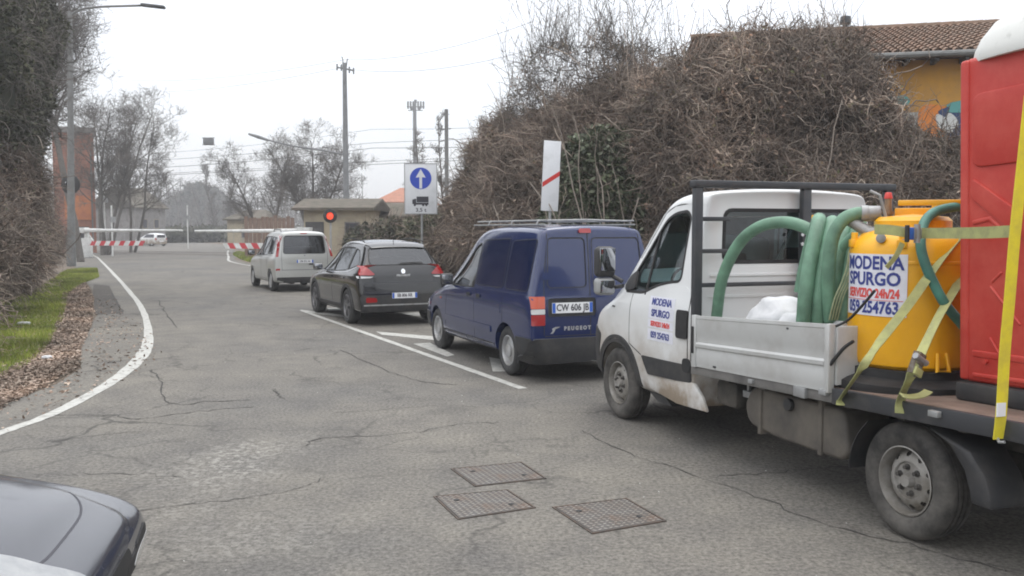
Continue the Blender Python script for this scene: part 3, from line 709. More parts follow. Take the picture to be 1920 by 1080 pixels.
def wheel_car(parent, loc, side, Rr, wd, ri, style, m, mt='tyre_far', spokes=5):
    h = wd/2; mb = MB()
    mb.lathe([(ri+.006, h*.90), (ri-.006, h*.95), (ri-.016, h*.7), (ri-.02, -h*.9)], axis='Y', n=40)
    if style == 'cap':
        mb.lathe([(ri-.012, h*.62), (ri-.03, h*.80), (ri*.7, h*.90), (ri*.45, h*.99), (.0, h*1.02)], axis='Y', n=40)
        mb.lathe([(ri-.012, h*.62), (0, h*.5)], axis='Y', n=24)
    elif style == 'centre_cap':
        mb.lathe([(ri-.012, h*.3), (ri*.82, h*.42), (ri*.6, h*.62), (ri*.45, h*.66), (ri*.44, h*.9), (ri*.3, h*1.02), (0, h*1.05)], axis='Y', n=36)
    else:
        for i in range(spokes):
            a = 2*pi*i/spokes+.35
            for da in (-.13, .13):
                p0 = Vector((.03*cos(a), h*.78, .03*sin(a))); p1 = Vector(((ri-.01)*cos(a+da), h*.72, (ri-.01)*sin(a+da)))
                d = (p1-p0).normalized(); q = Matrix((d, Vector((0, 1, 0)), d.cross(Vector((0, 1, 0))))).transposed()
                mb.box((p0+p1)/2, ((p1-p0).length, .03, .030), q)
        mb.cyl((0, h*.5, 0), (0, h*.92, 0), .055, 20)
        mb.lathe([(ri-.01, -h*.2), (0, -h*.2)], axis='Y', n=24)
    w_ = mb.build('wheel', m, parent); w_.location = loc
    link('tyre', tyre_mesh(Rr, wd, ri+.004), M[mt], w_, 50)
    if style == 'alloy': MB().cyl((0, -h*.15, 0), (0, h*.05, 0), ri-.03, 28).build('brake_disc', M['underbody'], w_)
    if side < 0: w_.rotation_euler = (0, 0, pi)
    return w_
def mirror_pts(poly): return [(-a, *r) for a, *r in reversed(poly)]
def seat(parent, x, y, z, w_=.48, h=.62, hr=True):
    mb = MB().box((x+.22, y, z+.07), (.5, w_, .15)).box((x-.03, y, z+.36), (.14, w_, h), Matrix.Rotation(-.16, 3, 'Y'))
    if hr: mb.box((x-.10, y, z+.76), (.09, .24, .17))
    return mb.build('seat', M['seat'], parent, .035)
def steering(parent, x, y, z, r=.2):
    m = Matrix.Translation((x, y, z)) @ Matrix.Rotation(R(-62), 4, 'Y'); pts = [m @ Vector((r*cos(a), r*sin(a), 0)) for a in np.linspace(0, 2*pi, 25)]
    mb = MB().tube(pts, .014, 6)
    for a in (0, 2.2, 4.1): mb.tube([m @ Vector((0, 0, -.02)), m @ Vector((r*cos(a), r*sin(a), 0))], .014, 5)
    mb.tube([m @ Vector((0, 0, 0)), m @ Vector((0, 0, -.35))], .03, 6)
    return mb.build('steering_wheel', M['plastic'], parent)
def door_mirror(parent, p, side, m, sz=(.1, .2, .14)):
    h = MB().box((p[0], p[1]+side*sz[1]/2, p[2]), (sz[0], sz[1], sz[2])).build('door_mirror', m, parent, .04, seg=3)
    MB().box((p[0]-sz[0]/2-.001, p[1]+side*sz[1]/2, p[2]), (.006, sz[1]*.82, sz[2]*.78)).build('mirror_glass', M['mirror'], h, .002)
    return h
def plate(parent, sh, y, z, txt, w_=.52, h=.11, off=.012, fs=.085):
    p = sh.patch('number_plate', [(y-w_/2, z-h/2), (y+w_/2, z-h/2), (y+w_/2, z+h/2), (y-w_/2, z+h/2)], M['plate'], parent, 'B', off, .012, .5)
    for s in (1, -1):
        c = y+s*(w_/2-.022); sh.patch('blue_band', [(c-.02, z-h/2+.004), (c+.02, z-h/2+.004), (c+.02, z+h/2-.004), (c-.02, z+h/2-.004)], M['plate_blue'], p, 'B', off+.0015, .002, .5)
    sh.text('lettering', txt, fs, y, z, M['ink'], p, 'B', off+.004, .82, .0015)
    return p
POSE = {'truck': (3.2242, 5.608, .351), 'van': (.732, 11.7362, .3994), 'suv': (-2.44, 18.15, .452), 'kan': (-6.4721, 27.5913, .4694)}
def vehicle(name, key, label, cat):
    x, y, yaw = POSE[key]; return empty(name, (x, y, 0), yaw+pi/2, label, cat)

# ------------------------------------------------------------------ flatbed truck
T = vehicle('flatbed_truck', 'truck', 'white flatbed truck with grey aluminium dropside carrying a yellow tank and a red toilet cabin', 'truck')
WB = 3.72
front = lerpf([(.25, 4.40), (.55, 4.49), (.85, 4.47), (1.0, 4.40), (1.2, 4.22)])
rear = lerpf([(0, 2.37), (3, 2.37)])
cabst = [('r', 0, .36, 1.18, 2.14, .93, .80, .03, .10), ('r', .02, .34, 1.20, 2.165, .965, .83, .035, .10), ('r', .12, .33, 1.21, 2.175, .975, .84, .04, .10),
         ('m', 2.75, .33, 1.21, 2.17, .985, .84, .045, .10), ('m', 2.98, .33, 1.20, 2.13, .985, .83, .045, .10), ('m', 3.13, .33, 1.19, 2.05, .985, .82, .05, .10), ('m', 3.30, .33, 1.19, 1.88, .985, .82, .05, .08),
         ('m', 3.55, .33, 1.17, 1.60, .985, .84, .06, .06), ('m', 3.80, .33, 1.14, 1.32, .98, .87, .08, .05), ('m', 3.98, .33, 1.10, 1.20, .98, .88, .08, .05), ('m', 4.20, .33, 1.02, 1.10, .965, .82, .06, .05),
         ('f', .10, .33, .90, .99, .90, .72, .05, .05), ('f', .03, .34, .84, .93, .84, .66, .04, .05), ('f', .0, .36, .80, .88, .76, .60, .03, .05)]
shell = loft(cabst, rear, front, lv=3)
sh = Shell(shell)
inner = loft([('r', .0,)+tuple(cabst[2][2:])]+[c for c in cabst[3:8]]+[('m', 3.72, .33, 1.1, 1.34, .98, .87, .05)], rear, front, inset=.05, lv=2, zbf=.62)
winp = round_poly([(2.63, 1.40, .06), (2.59, 1.95, .09), (2.66, 2.0, .06), (2.86, 1.985, .15), (3.02, 1.93, .1), (3.17, 1.80, .1), (3.66, 1.30, .05), (3.64, 1.255, .03), (3.27, 1.262, .08), (3.02, 1.345, .12), (2.80, 1.385, .1)], .04)
rearp = round_poly([(-.67, 1.575), (.67, 1.575), (.66, 2.0), (-.66, 2.0)], .07)
wsp = round_poly([(-.80, 1.33), (.80, 1.33), (.70, 1.97), (-.70, 1.97)], .06)
cuts = [inner]
for s in (1, -1):
    cuts.append(cyl_mesh((WB, .36), .42, s*.55, s*1.2))
    cuts.append(prism_mesh(winp, s*.6, s*1.3))
cuts += [prism_mesh(rearp, 2.2, 2.5, 'YZ'), prism_mesh(wsp, 2.9, 5.2, 'YZ')]
# sill cut: the cab tapers up behind the door
cab = link('cab', boolean(shell, cuts), M['white_paint'], T, 38)
for s, sd in ((1, 'L'), (-1, 'R')):
    sh.patch('side_window', winp, M['glass_cab'], cab, sd, -.012, .005, .08)
    sh.ring('window_seal', winp, M['black'], cab, sd, .014, .010, .002, .018)
    dp = [(3.47, 1.18, .02), (3.48, .76, .02), (3.18, .72, .03), (2.46, .70, .02), (2.46, 1.18, .02)]
    sh.patch('door', round_poly([(3.462, 1.235), (3.462, .78), (3.22, .69), (2.45, .705), (2.45, 1.30), (2.52, 1.36), (2.74, 1.36), (3.0, 1.325), (3.20, 1.24), (3.30, 1.235)], .03), M['white_paint'], cab, sd, .003, .008, .07)
    lb = MB(); sh.line(lb, [(3.47, 1.24), (3.47, .77), (3.24, .69)], sd, .009); sh.line(lb, [(2.445, .70), (2.445, 1.31), (2.50, 2.03), (2.62, 2.07), (2.9, 2.05), (3.08, 1.99), (3.24, 1.83), (3.5, 1.57)], sd, .008)
    sh.line(lb, [(3.47, 1.10), (3.2, 1.105), (2.9, 1.10)], sd, .004, .001); lb.build('door_gap', M['black'], cab)
    # black lower cladding, mirror foot, handle, B pillar vent
    sh.patch('door_cladding', round_poly([(3.215, .69), (2.40, .705), (2.40, .56), (3.10, .53)], .02), M['plastic'], cab, sd, .014, .02, .08)
    sh.patch('mirror_mount', round_poly([(3.73, 1.31), (3.64, 1.40), (3.48, 1.46), (3.46, 1.285), (3.66, 1.255)], .03), M['plastic'], cab, sd, .008, .02, .06)
    sh.patch('window_divider', [(3.245, 1.245), (3.215, 1.245), (3.125, 1.83), (3.155, 1.81)], M['black'], cab, sd, .0, .012, .1)
    sh.patch('door_handle', round_poly([(2.60, .92), (2.60, 1.16), (2.44, 1.16), (2.44, .92)], .03), M['black'], cab, sd, .02, .03, .06)
    sh.patch('lock_recess', round_poly([(2.50, .76), (2.40, .76), (2.40, .64), (2.50, .64)], .05), M['black'], cab, sd, .018, .01, .06)
    sh.ring('wheel_arch_trim', [(WB+.43*cos(a), .36+.43*sin(a)) for a in np.linspace(-.25, pi+.3, 30)]+[(WB+.425*cos(a), .36+.425*sin(a)) for a in np.linspace(pi+.3, -.25, 30)], M['plastic'], cab, sd, .035, .0, .012, .02)
    sh.patch('indicator', round_poly([(3.86, 1.085), (3.80, 1.085), (3.80, 1.10), (3.86, 1.10)], .006), M['ink'], cab, sd, .004, .01, .1)
    sh.patch('bumper_corner', round_poly([(4.44, .36), (4.13, .36), (4.16, .60), (4.10, .80), (4.25, .86), (4.38, .86)], .04), M['plastic'], cab, sd, .010, .02, .08)
sh.patch('rear_window', rearp, M['glass_cab'], cab, 'B', -.012, .005, .1); sh.ring('window_seal', rearp, M['black'], cab, 'B', .022, .010, .003, .015)
sh.patch('windscreen', wsp, M['glass_cab'], cab, 'F', -.012, .005, .1)
# roof gutter and a pressed rib on the back wall
rb = MB(); 
for z in (1.46, 1.28, .95): sh.line(rb, [(-.8, z), (.8, z)], 'B', .018, .010, .01, .1)
rb.build('pressed_rib', M['white_paint'], cab)
rb = MB(); sh.line(rb, [(2.40, 2.055), (2.8, 2.075), (3.02, 2.03), (3.16, 1.95), (3.4, 1.72)], 'L', .012, .004); rb.build('roof_gutter', M['white_paint'], cab)
# lower sill panel with folded rear edge
sp = MB()
for s in (1, -1): sp.prism([(3.16, .52), (3.06, .40), (2.60, .345), (2.13, .36), (2.20, .47), (2.33, .565)], s*.94, s*.975)
sp.each('sill_panel', M['white_paint'], cab, .012)
seat(cab, 2.62, .48, .80); seat(cab, 2.62, -.35, .80, .85, .62, False)
MB().box((2.55, -.2, 1.60), (.09, .24, .17)).box((2.55, -.56, 1.60), (.09, .24, .17)).each('headrest', M['seat'], cab, .03)
steering(cab, 3.18, .48, 1.30, .21)
MB().box((3.55, 0, 1.10), (.42, 1.7, .34)).build('dashboard', M['cabin'], cab, .05)
for s, nm in ((1, 'left'), (-1, 'right')):
    mm = MB().box((3.83, s*1.07, 1.53), (.13, .20, .30)).build('door_mirror', M['plastic'], T, .05, seg=4)
    MB().box((3.760, s*1.07, 1.555), (.012, .165, .22)).build('mirror_glass', M['mirror'], mm, .004)
    MB().box((3.83, s*1.07, 1.29), (.13, .20, .17)).build('wide_angle_housing', M['galv'], mm, .045, seg=4)
    MB().box((3.762, s*1.07, 1.29), (.012, .15, .12)).build('wide_angle_glass', M['mirror'], mm, .004)
    MB().tube([(3.72, s*.93, 1.34), (3.80, s*.99, 1.39), (3.84, s*1.04, 1.42)], .022, 8).tube([(3.70, s*.93, 1.30), (3.80, s*.98, 1.28), (3.84, s*1.02, 1.30)], .018, 8).build('mirror_arm', M['plastic'], mm)
# door decal
for i, (tx, z, sz, hh, mt) in enumerate((('MODENA', 1.195, .088, .10, 'blue_ink'), ('SPURGO', 1.095, .088, .10, 'blue_ink'), ('SERVIZIO 24h/24', 1.00, .062, .075, 'red_ink'), ('059 254763', .90, .080, .105, 'blue_ink'))):
    d = sh.patch('decal', [(3.10, z-hh/2+.003), (2.66, z-hh/2+.003), (2.66, z+hh/2), (3.10, z+hh/2)], M['decal'], cab, 'L', .0055, .003, .1)
    sh.text('lettering', tx, sz, 2.88, z, M[mt], d, 'L', .0085, {0: .92, 1: .95, 2: .74, 3: .85}[i], .002)
# bed: slopes down towards the cab like the photographed one
def zb(x): return .841-.038*x
BR = Matrix.Rotation(.038, 3, 'Y')
X0, X1 = -1.95, 2.28
def bedbox(mb, xa, xb, ya, yb, za, zc):  # za, zc relative to bed level
    vs = [(x, y, zb(x)+z) for z in (za, zc) for y in (ya, yb) for x in (xa, xb)]
    return mb.add(vs, [(0,2,3,1),(4,5,7,6),(0,1,5,4),(2,6,7,3),(0,4,6,2),(1,3,7,5)])
M['deck'] = worn('deck_plywood', (.20, .145, .115), (.12, .085, .065), .8, 5, bs=.3)
M['edge_rail'] = worn('painted_edge_rail', (.035, .037, .042), (.10, .095, .09), .5, 4, lo=.5, hi=.8)
M['front_rail'] = worn('dusty_edge_rail', (.17, .165, .155), (.08, .078, .075), .6, 4)
for i in range(6):
    y0 = -1.0+i*2.0/6; bedbox(MB(), X0, X1, y0+.003, y0+2/6-.003, -.03, random.uniform(-.002, .002)).build('deck_board', M['deck'], T, .003)
e = MB()
for s in (1, -1): bedbox(e, X0, .56, s*1.0, s*1.035, -.10, .004)
bedbox(e, X0-.04, X0, -1.035, 1.035, -.10, .004); e.each('edge_rail', M['edge_rail'], T, .006)
e = MB()
for s in (1, -1): bedbox(e, .563, X1, s*1.0, s*1.033, -.095, -.022)
e.each('front_edge_rail', M['front_rail'], T, .006)
e = MB()
for x in (.62, -.30, -1.05): e.box((x, 1.045, zb(x)-.03), (.07, .04, .035))
e.box((1.42, 1.045, zb(1.42)-.055), (.05, .03, .03)).box((.86, 1.045, zb(.86)-.06), (.12, .03, .07))
e.each('latch', M['galv'], T, .004)
e = MB()
for x in np.arange(-1.8, 2.2, .45): bedbox(e, x-.03, x+.03, -1.0, 1.0, -.115, -.031)
e.each('cross_member', M['underbody'], T)
e = MB()
for s in (1, -1): e.add([(x, s*.42+dy, z) for x, z0, z1 in ((-1.9, .60, .79), (4.3, .45, .62)) for z in (z0, z1) for dy in (-.035, .035)], [(0, 1, 3, 2), (4, 6, 7, 5), (0, 2, 6, 4), (1, 5, 7, 3), (0, 4, 5, 1), (2, 3, 7, 6)])
for x in (-1.7, -.7, .6, 1.6, 2.4): e.box((x, 0, .62), (.08, .84, .12))
e.cyl((0, -.78, .35), (0, .78, .35), .05, 12).build('chassis', M['underbody'], T, .008)
ax = MB().lathe([(0, -.14), (.10, -.12), (.15, -.04), (.16, .02), (.12, .10), (.05, .16)], (0, 0, .35), 'X', 24); ax.cyl((.1, 0, .36), (2.6, 0, .46), .045, 12)
ax.build('axle', M['underbody'], T)
ax = MB()
for s in (1, -1):
    for k in range(3): ax.tube([(x, s*.55, .30+k*.012+.12*(x/.68)**2) for x in np.linspace(-.68+.12*k, .68-.12*k, 11)], .012, 5)
    ax.cyl((-.15, s*.62, .35), (-.05, s*.5, .72), .03, 10)
ax.each('leaf_spring', M['underbody'], T)
# aluminium dropside: extruded profile with a bright rib
def ds_prof(z0, z1):
    h = z1-z0
    P = [(0, 0), (.014, .01), (.014, .06), (.018, .10), (.018, .30), (.014, .33), (.014, .37), (.026, .40), (.028, .455), (.014, .49), (.014, .62), (.020, .66), (.020, .93), (.024, .95), (.022, 1.0), (0, 1.0)]
    return [(1.033+a, z0+b*h) for a, b in P]+[(1.018, z1), (1.018, z0)]
def dropside(xa, xb, name):
    A = ds_prof(zb(xa)-.028, 1.147); B_ = ds_prof(zb(xb)-.028, 1.232); n = len(A)
    return MB().add([(xa, y, z) for y, z in A]+[(xb, y, z) for y, z in B_], [(i, (i+1) % n, n+(i+1) % n, n+i) for i in range(n)]+[tuple(range(n)), tuple(range(2*n-1, n-1, -1))])
dso = dropside(2.17, .615, 'dropside').build('dropside', M['aluminium'], T, smooth=25)
e = MB(); e.add([(x, y, z) for x, z0, z1 in ((.612, zb(.61)-.03, 1.236), (.565, zb(.56)-.03, 1.238)) for z in (z0, z1) for y in (1.012, 1.062)], [(0, 1, 3, 2), (4, 6, 7, 5), (0, 2, 6, 4), (1, 5, 7, 3), (0, 4, 5, 1), (2, 3, 7, 6)])
e.add([(x, y, z) for x, z0, z1 in ((2.235, zb(2.2)-.03, 1.15), (2.173, zb(2.17)-.03, 1.15)) for z in (z0, z1) for y in (1.015, 1.06)], [(0, 1, 3, 2), (4, 6, 7, 5), (0, 2, 6, 4), (1, 5, 7, 3), (0, 4, 5, 1), (2, 3, 7, 6)])
e.each('dropside_post', M['aluminium'], T, .006)
MB().box((2.205, 1.066, .95), (.022, .012, .22)).build('post_slot', M['black'], T, .004)
MB().box((1.0, 1.052, 1.165), (.02, .01, .012)).box((1.9, 1.052, .77), (.03, .012, .014)).each('rivet', M['frame_grey'], T)
# folded-down stake and small cross sheet behind the dropside end
MB().box((.56, .83, 1.03), (.025, .36, .38)).build('end_sheet', M['aluminium'], T, .006)
# headboard rack
e = MB()
for y, wd in ((.975, .075), (-.09, .085), (-.975, .075)): e.box((2.30, y, (zb(2.3)+2.19)/2), (.06, wd, 2.19-zb(2.3)))
e.each('headboard_post', M['frame_grey'], T, .008)
MB().box((2.30, 0, 2.215), (.085, 2.06, .060)).build('headboard_top_rail', M['frame_grey'], T, .010)
for z in (1.93, 1.665, 1.385): 
    MB().box((2.30, .5 if z > 1.4 else .445, z), (.035, (.86 if z > 1.4 else .98), .035) if z < 1.4 else (.035, .42, .035)).build('headboard_bar', M['frame_grey'], T, .004) if z < 1.4 else MB().box((2.30, .805, z), (.035, .265, .035)).build('headboard_bar', M['frame_grey'], T, .004)
for y in (.56, .44): pass
MB().cyl((2.262, -.03, 1.80), (2.25, -.03, 1.80), .016, 10).cyl((2.262, -.03, 1.72), (2.25, -.03, 1.72), .016, 10).each('bolt', M['chrome'], T)
# wheels, guards, tank
wheel_truck(T, (WB, .875, .35), 1, .35, .20); wheel_truck(T, (WB, -.875, .35), -1, .35, .20)
wheel_truck(T, (.02, .85, .35), 1, .35, .205, .012); wheel_truck(T, (.02, -.85, .35), -1, .35, .205, .012)
for s in (1, -1):
    prof = [(.435, -.15), (.435, .13), (.425, .145), (.42, .145), (.428, .125), (.428, -.15)]
    MB().lathe(prof, (0, s*.86, .33), 'Y', 16, R(0), R(50)).build('mudguard', M['plastic'], T)
    # rear guard hangs low behind the wheel
    P = [(-.22, .72), (-.36, .65), (-.46, .54), (-.50, .43), (-.51, .37)]
    vs = []; 
    for x, z in P: vs += [(x, s*.73, z), (x, s*1.0, z), (x-.14 if z < .69 else x, s*1.0, z), (x-.14, s*.73, z)]
    mg = MB().add(vs, [(4*i+j, 4*i+(j+1) % 4, 4*i+4+(j+1) % 4, 4*i+4+j) for i in range(4) for j in range(4)]+[(3, 2, 1, 0), (16, 17, 18, 19)]).build('mudguard', M['plastic'], T, .02)
MB().prism(round_poly([(.55, .38), (.60, .66), (1.62, .66), (1.72, .50), (1.66, .36), (1.3, .32), (.62, .32)], .08), .52, .90).build('fuel_tank', M['fuel_tank'], T, .03, seg=3)
e = MB()
for x in (.82, 1.5): e.box((x, .71, .50), (.04, .41, .375)).box((x, .87, .67), (.05, .05, .10))
e.each('tank_strap', M['fuel_tank'], T, .006)
MB().cyl((1.15, .90, .60), (1.15, .935, .60), .045, 16).build('filler_cap', M['plastic'], T, .005)
MB().box((1.75, .83, .63), (.03, .03, .14)).box((1.55, .86, .63), (.03, .03, .14)).box((1.65, .85, .57), (.26, .04, .05)).each('side_bracket', M['galv'], T, .004)
MB().tube([(2.1, .5, .5), (1.9, .62, .48), (1.72, .7, .50)], .03, 8).build('exhaust_pipe', M['underbody'], T)
e = MB().box((2.05, .6, .52), (.3, .5, .22)).box((.25, .3, .5), (.5, .5, .2)); e.each('air_tank', M['underbody'], T, .05)
fl = MB().prism([(3.28, .60), (2.9, .33), (2.8, .28), (3.05, .28), (3.30, .38)], .72, .9).build('inner_guard', M['plastic'], T)

def Tw(x, y, z):  # truck-local to world
    X, Y, yaw = POSE['truck']; return (X-sin(yaw)*x-cos(yaw)*y, Y+cos(yaw)*x-sin(yaw)*y, z)
YT = POSE['truck'][2]+pi/2

# ------------------------------------------------------------------ load on the bed
M['yellow'] = worn('yellow_enamel', (.80, .405, .010), (.66, .31, .01), .38, 3, bs=.05, lo=.45, hi=.85)
TX, TY, TR_ = .50, .47, .385; zt0 = zb(TX)+.001
tank = empty('vacuum_tank', Tw(TX, TY, zt0), YT, 'upright yellow steel tank with blue lettering sign strapped on the truck bed', 'tank')
bz = .13
MB().lathe([(0, 0), (.50, 0), (.505, .01), (.505, .055), (.46, .075), (.40, .09), (.40, bz+.01), (0, bz+.01)], n=40).build('base_pan', M['black'], tank)
prof = [(0, bz), (.30, bz), (TR_-.035, bz+.01), (TR_-.008, bz+.035), (TR_, bz+.08), (TR_, .80), (TR_+.004, .805), (TR_+.004, .820), (TR_, .825), (TR_, .88), (TR_-.02, .945), (TR_-.08, .995), (TR_-.16, 1.02), (.18, 1.03), (.18, 1.035), (0, 1.04)]
MB().lathe(prof, n=64).build('shell', M['yellow'], tank)
DC = math.atan2(-TY*0-(Vector(Tw(TX, TY, 0)).y), 0)  # unused bearing
cw = Vector(Tw(TX, TY, 0)); vdir = Vector((-cw.x, -cw.y)).normalized(); aw = math.atan2(vdir.y, vdir.x)-YT     # local angle that faces the viewer's side
def tp(a, z, r=TR_+.003): return (r*cos(aw+a), r*sin(aw+a), z)   # a: angle from the near side, + to the left seen from outside... 
def tankang(u): return -u/TR_     # arc length to the reader's right
sgn = MB(); n = 20; a0, a1 = R(-74), R(-3); z0, z1 = .475, .865
vs = []
for i in range(n+1):
    a = a0+(a1-a0)*i/n; vs += [tp(a, z0), tp(a, z1), tp(a, z1, TR_+.006), tp(a, z0, TR_+.006)]
sgn.add(vs, [(4*i+j, 4*i+(j+1) % 4, 4*i+4+(j+1) % 4, 4*i+4+j) for i in range(n) for j in range(4)]+[(3, 2, 1, 0), (4*n, 4*n+1, 4*n+2, 4*n+3)])
so_ = sgn.build('sign', M['decal'], tank)
ac = (a0+a1)/2
for tx, z, sz, sx, mt in (('MODENA', .805, .115, .88, 'blue_ink'), ('SPURGO', .705, .115, .92, 'blue_ink'), ('SERVIZIO 24h/24', .615, .078, .70, 'red_ink'), ('059 254763', .525, .105, .78, 'blue_ink')):
    text_obj('lettering', tx, sz, M[mt], so_, lambda x, y, z=z: tp(ac+x/TR_, z+y, TR_+.0085), sx, .0035)
MB().tube([tp(a, .575, TR_+.0075) for a in np.linspace(a0+.05, a1-.05, 16)], .002, 4).build('underline', M['red_ink'], so_)
# lid: hinged rim, lugs, valve, handles, frame
MB().lathe([(.17, 1.03), (.235, 1.03), (.235, 1.075), (.21, 1.10), (0, 1.12)], n=36).build('lid', M['yellow'], tank)
e = MB(); 
for a in (-.15, -1.25, .95, 2.2, 3.6): 
    p = Vector(tp(a, .90, TR_-.02)); e.cyl(p, p+Vector((0, 0, .10)), .022, 10); e.box(p+Vector((0, 0, .03)), (.06, .06, .05), Matrix.Rotation(aw+a, 3, 'Z'))
e.each('lifting_lug', M['yellow'], tank, .004)
def V3(p): return Vector(p)
fr = MB(); xl = Vector((-sin(aw), cos(aw), 0)); xf = Vector((cos(aw), sin(aw), 0))   # xl: to the left seen from the near side is -xl
rt = xl  # reader's right is +angle direction
def tl(r_, f_, z): v = rt*r_+xf*f_; return Vector((v.x, v.y, z))
fr.box(tl(.14, .10, 1.19), (.46, .035, .035), Matrix.Rotation(aw+pi/2, 3, 'Z')).box(tl(.13, .10, 1.08), (.045, .03, .25), Matrix.Rotation(aw+pi/2, 3, 'Z')).box(tl(.36, .10, 1.08), (.04, .03, .25), Matrix.Rotation(aw+pi/2, 3, 'Z'))
fr.box(tl(.02, -.05, 1.10), (.26, .03, .12), Matrix.Rotation(aw+pi/2, 3, 'Z')).build('lifting_frame', M['yellow'], tank, .006)
M['brass'] = worn('dull_brass', (.30, .20, .12), (.16, .11, .08), .5, 14, metal=.5)
MB().cyl(tl(-.15, .02, .98), tl(-.15, .02, 1.09), .032, 14).build('outlet_neck', M['yellow'], tank)
MB().cyl(tl(-.15, .02, 1.09), tl(-.15, .02, 1.22), .026, 12, .022).cyl(tl(-.15, .02, 1.12), tl(-.15, .02, 1.14), .036, 12).build('safety_valve', M['brass'], tank)
MB().cyl(tl(-.15, .02, 1.22), tl(-.15, .02, 1.262), .028, 12, .020).build('valve_cap', M['red_ink'], tank, .006)
MB().cyl(tl(-.16, .05, 1.0), tl(-.27, .05, 1.0), .04, 14).cyl(tl(-.26, .05, 1.0), tl(-.40, .02, 1.09), .038, 14).build('inlet_coupling', M['galv'], tank)
MB().cyl(tl(-.18, .30, .965), tl(-.18, .345, .965), .03, 16).build('gauge', M['galv'], tank, .005)
MB().tube([tl(-.16, .10, 1.10), tl(-.20, .12, 1.24), tl(-.26, .12, 1.27)], .010, 6).build('lever', M['galv'], tank)
e = MB()
for z in (.16,): e.tube([tp(.42, z+.10, TR_+.01), tp(.40, z-.01, TR_+.03), tp(.58, z-.01, TR_+.03), tp(.56, z+.10, TR_+.01)], .014, 8)
e.tube([tp(-1.30, .20, TR_), tp(-1.28, .17, TR_+.05), tp(-1.1, .17, TR_+.05), tp(-1.1, .20, TR_)], .014, 8)
e.each('lashing_ring', M['yellow'], tank)

# green hose: coil hanging on edge, free end arching over to the dropside
def hose_mat(name, c):
    m, nt, b = bsdf(name, c, .55); co = N(nt, 'ShaderNodeTexCoord').outputs['Object']
    n = ramp(nt, noise(nt, 7, 6, co), [(.35, (.7,)*3), (.7, (1.25,)*3)]); nt.links.new(mixc(nt, 1., c, n, 'MULTIPLY'), b.inputs['Base Color'])
    bump(nt, b, noise(nt, 90, 2, co), .25, .003); return m
M['hose'] = hose_mat('green_hose', (.125, .245, .165)); M['hose2'] = hose_mat('blue_green_hose', (.055, .19, .15))
hc = at(1546, 500, 6.42); hc.z = 0; HX = .85
hose = empty('suction_hose', (hc.x, hc.y, zb(HX)), YT, 'thick pale green suction hose coiled on edge beside the yellow tank, one end arching forward', 'hose')
# coil seen nearly edge on: loops lie in a plane that holds the line of sight, offset along reader's right
sd = Vector((hc.x, hc.y)).normalized(); inv = Matrix.Rotation(-YT, 3, 'Z'); vd = inv @ Vector((sd.x, sd.y, 0)); sr = inv @ Vector((sd.y, -sd.x, 0))
def hp(r_, d_, z): v = sr*r_+vd*d_; return Vector((v.x, v.y, z))
pts = []
turns = 4; 
for i in range(turns*20+1):
    a = 2*pi*i/20; k = i/20
    ry = .30+.02*sin(k*2.3); rz = .52+.02*sin(k*1.7+1)
    off_ = -.165+.088*k + .055*sin(a) + .045*sin(a)**2
    pts.append(hp(off_, ry*cos(a), .565+rz*sin(a)))
MB().tube(pts, .050, 12).build('coil', M['hose'], hose)
apx = [Tw(1.95, 1.02-.1, 1.0), Tw(2.02, .86, 1.16)]
def loc(h, wp): return (Matrix.Rotation(-YT, 3, 'Z') @ (Vector(wp)-h.location))
arch = [loc(hose, at(px, py, Y)) for px, py, Y in ((1340, 640, 7.42), (1344, 590, 7.4), (1355, 520, 7.3), (1385, 458, 7.15), (1425, 425, 6.95), (1475, 417, 6.85), (1520, 432, 6.7), (1556, 462, 6.55), (1575, 520, 6.5), (1570, 600, 6.5))]
MB().tube(smooth_path(arch, 6), .046, 12).build('free_end', M['hose'], hose)
up = [loc(hose, at(px, py, Y)) for px, py, Y in ((1556, 600, 6.12), (1553, 520, 6.05), (1560, 450, 6.03), (1578, 415, 6.02), (1600, 402, 6.02), (1622, 400, 6.02))]
MB().tube(smooth_path(up, 6), .044, 12).build('coupling_end', M['hose'], hose)
up = [loc(hose, at(px, py, Y)) for px, py, Y in ((1575, 580, 6.3), (1577, 500, 6.2), (1585, 462, 6.15), (1606, 440, 6.1))]
MB().tube(smooth_path(up, 6), .040, 12).build('second_end', M['hose'], hose)
p1 = loc(hose, at(1622, 400, 6.02)); p2 = loc(hose, at(1650, 400, 6.0)); MB().cyl(p1, p2, .05, 16).cyl(p1+(p1-p2)*.3, p1+(p2-p1)*.2, .054, 16).build('coupling', M['galv'], hose, .004)
# thinner strap bundle round the coil bottom
M['rope'] = worn('pale_rope', (.33, .36, .22), (.22, .26, .15), .9, 20)
e = MB()
for k in range(4):
    q = [loc(hose, at(px+k*5, py, Y)) for px, py, Y in ((1555, 600, 6.05), (1565, 560, 6.0), (1578, 530, 5.98), (1588, 500, 5.97), (1592, 470, 5.97))]; e.tube(smooth_path(q, 4), .006, 5)
e.build('lashing_cord', M['rope'], hose)
# blue-green hose over the tank and down its side
pp = [at(px, py, Y) for px, py, Y in ((1840, 385, 5.75), (1790, 388, 5.72), (1752, 398, 5.68), (1733, 418, 5.60), (1726, 455, 5.50), (1733, 490, 5.46), (1750, 530, 5.44), (1772, 570, 5.43), (1800, 604, 5.44), (1830, 640, 5.55))]
o = MB().tube(smooth_path(pp, 6), .030, 12).build('thin_hose', M['hose2'], None); tag(o, 'thinner blue-green hose draped over the right side of the yellow tank', 'hose')
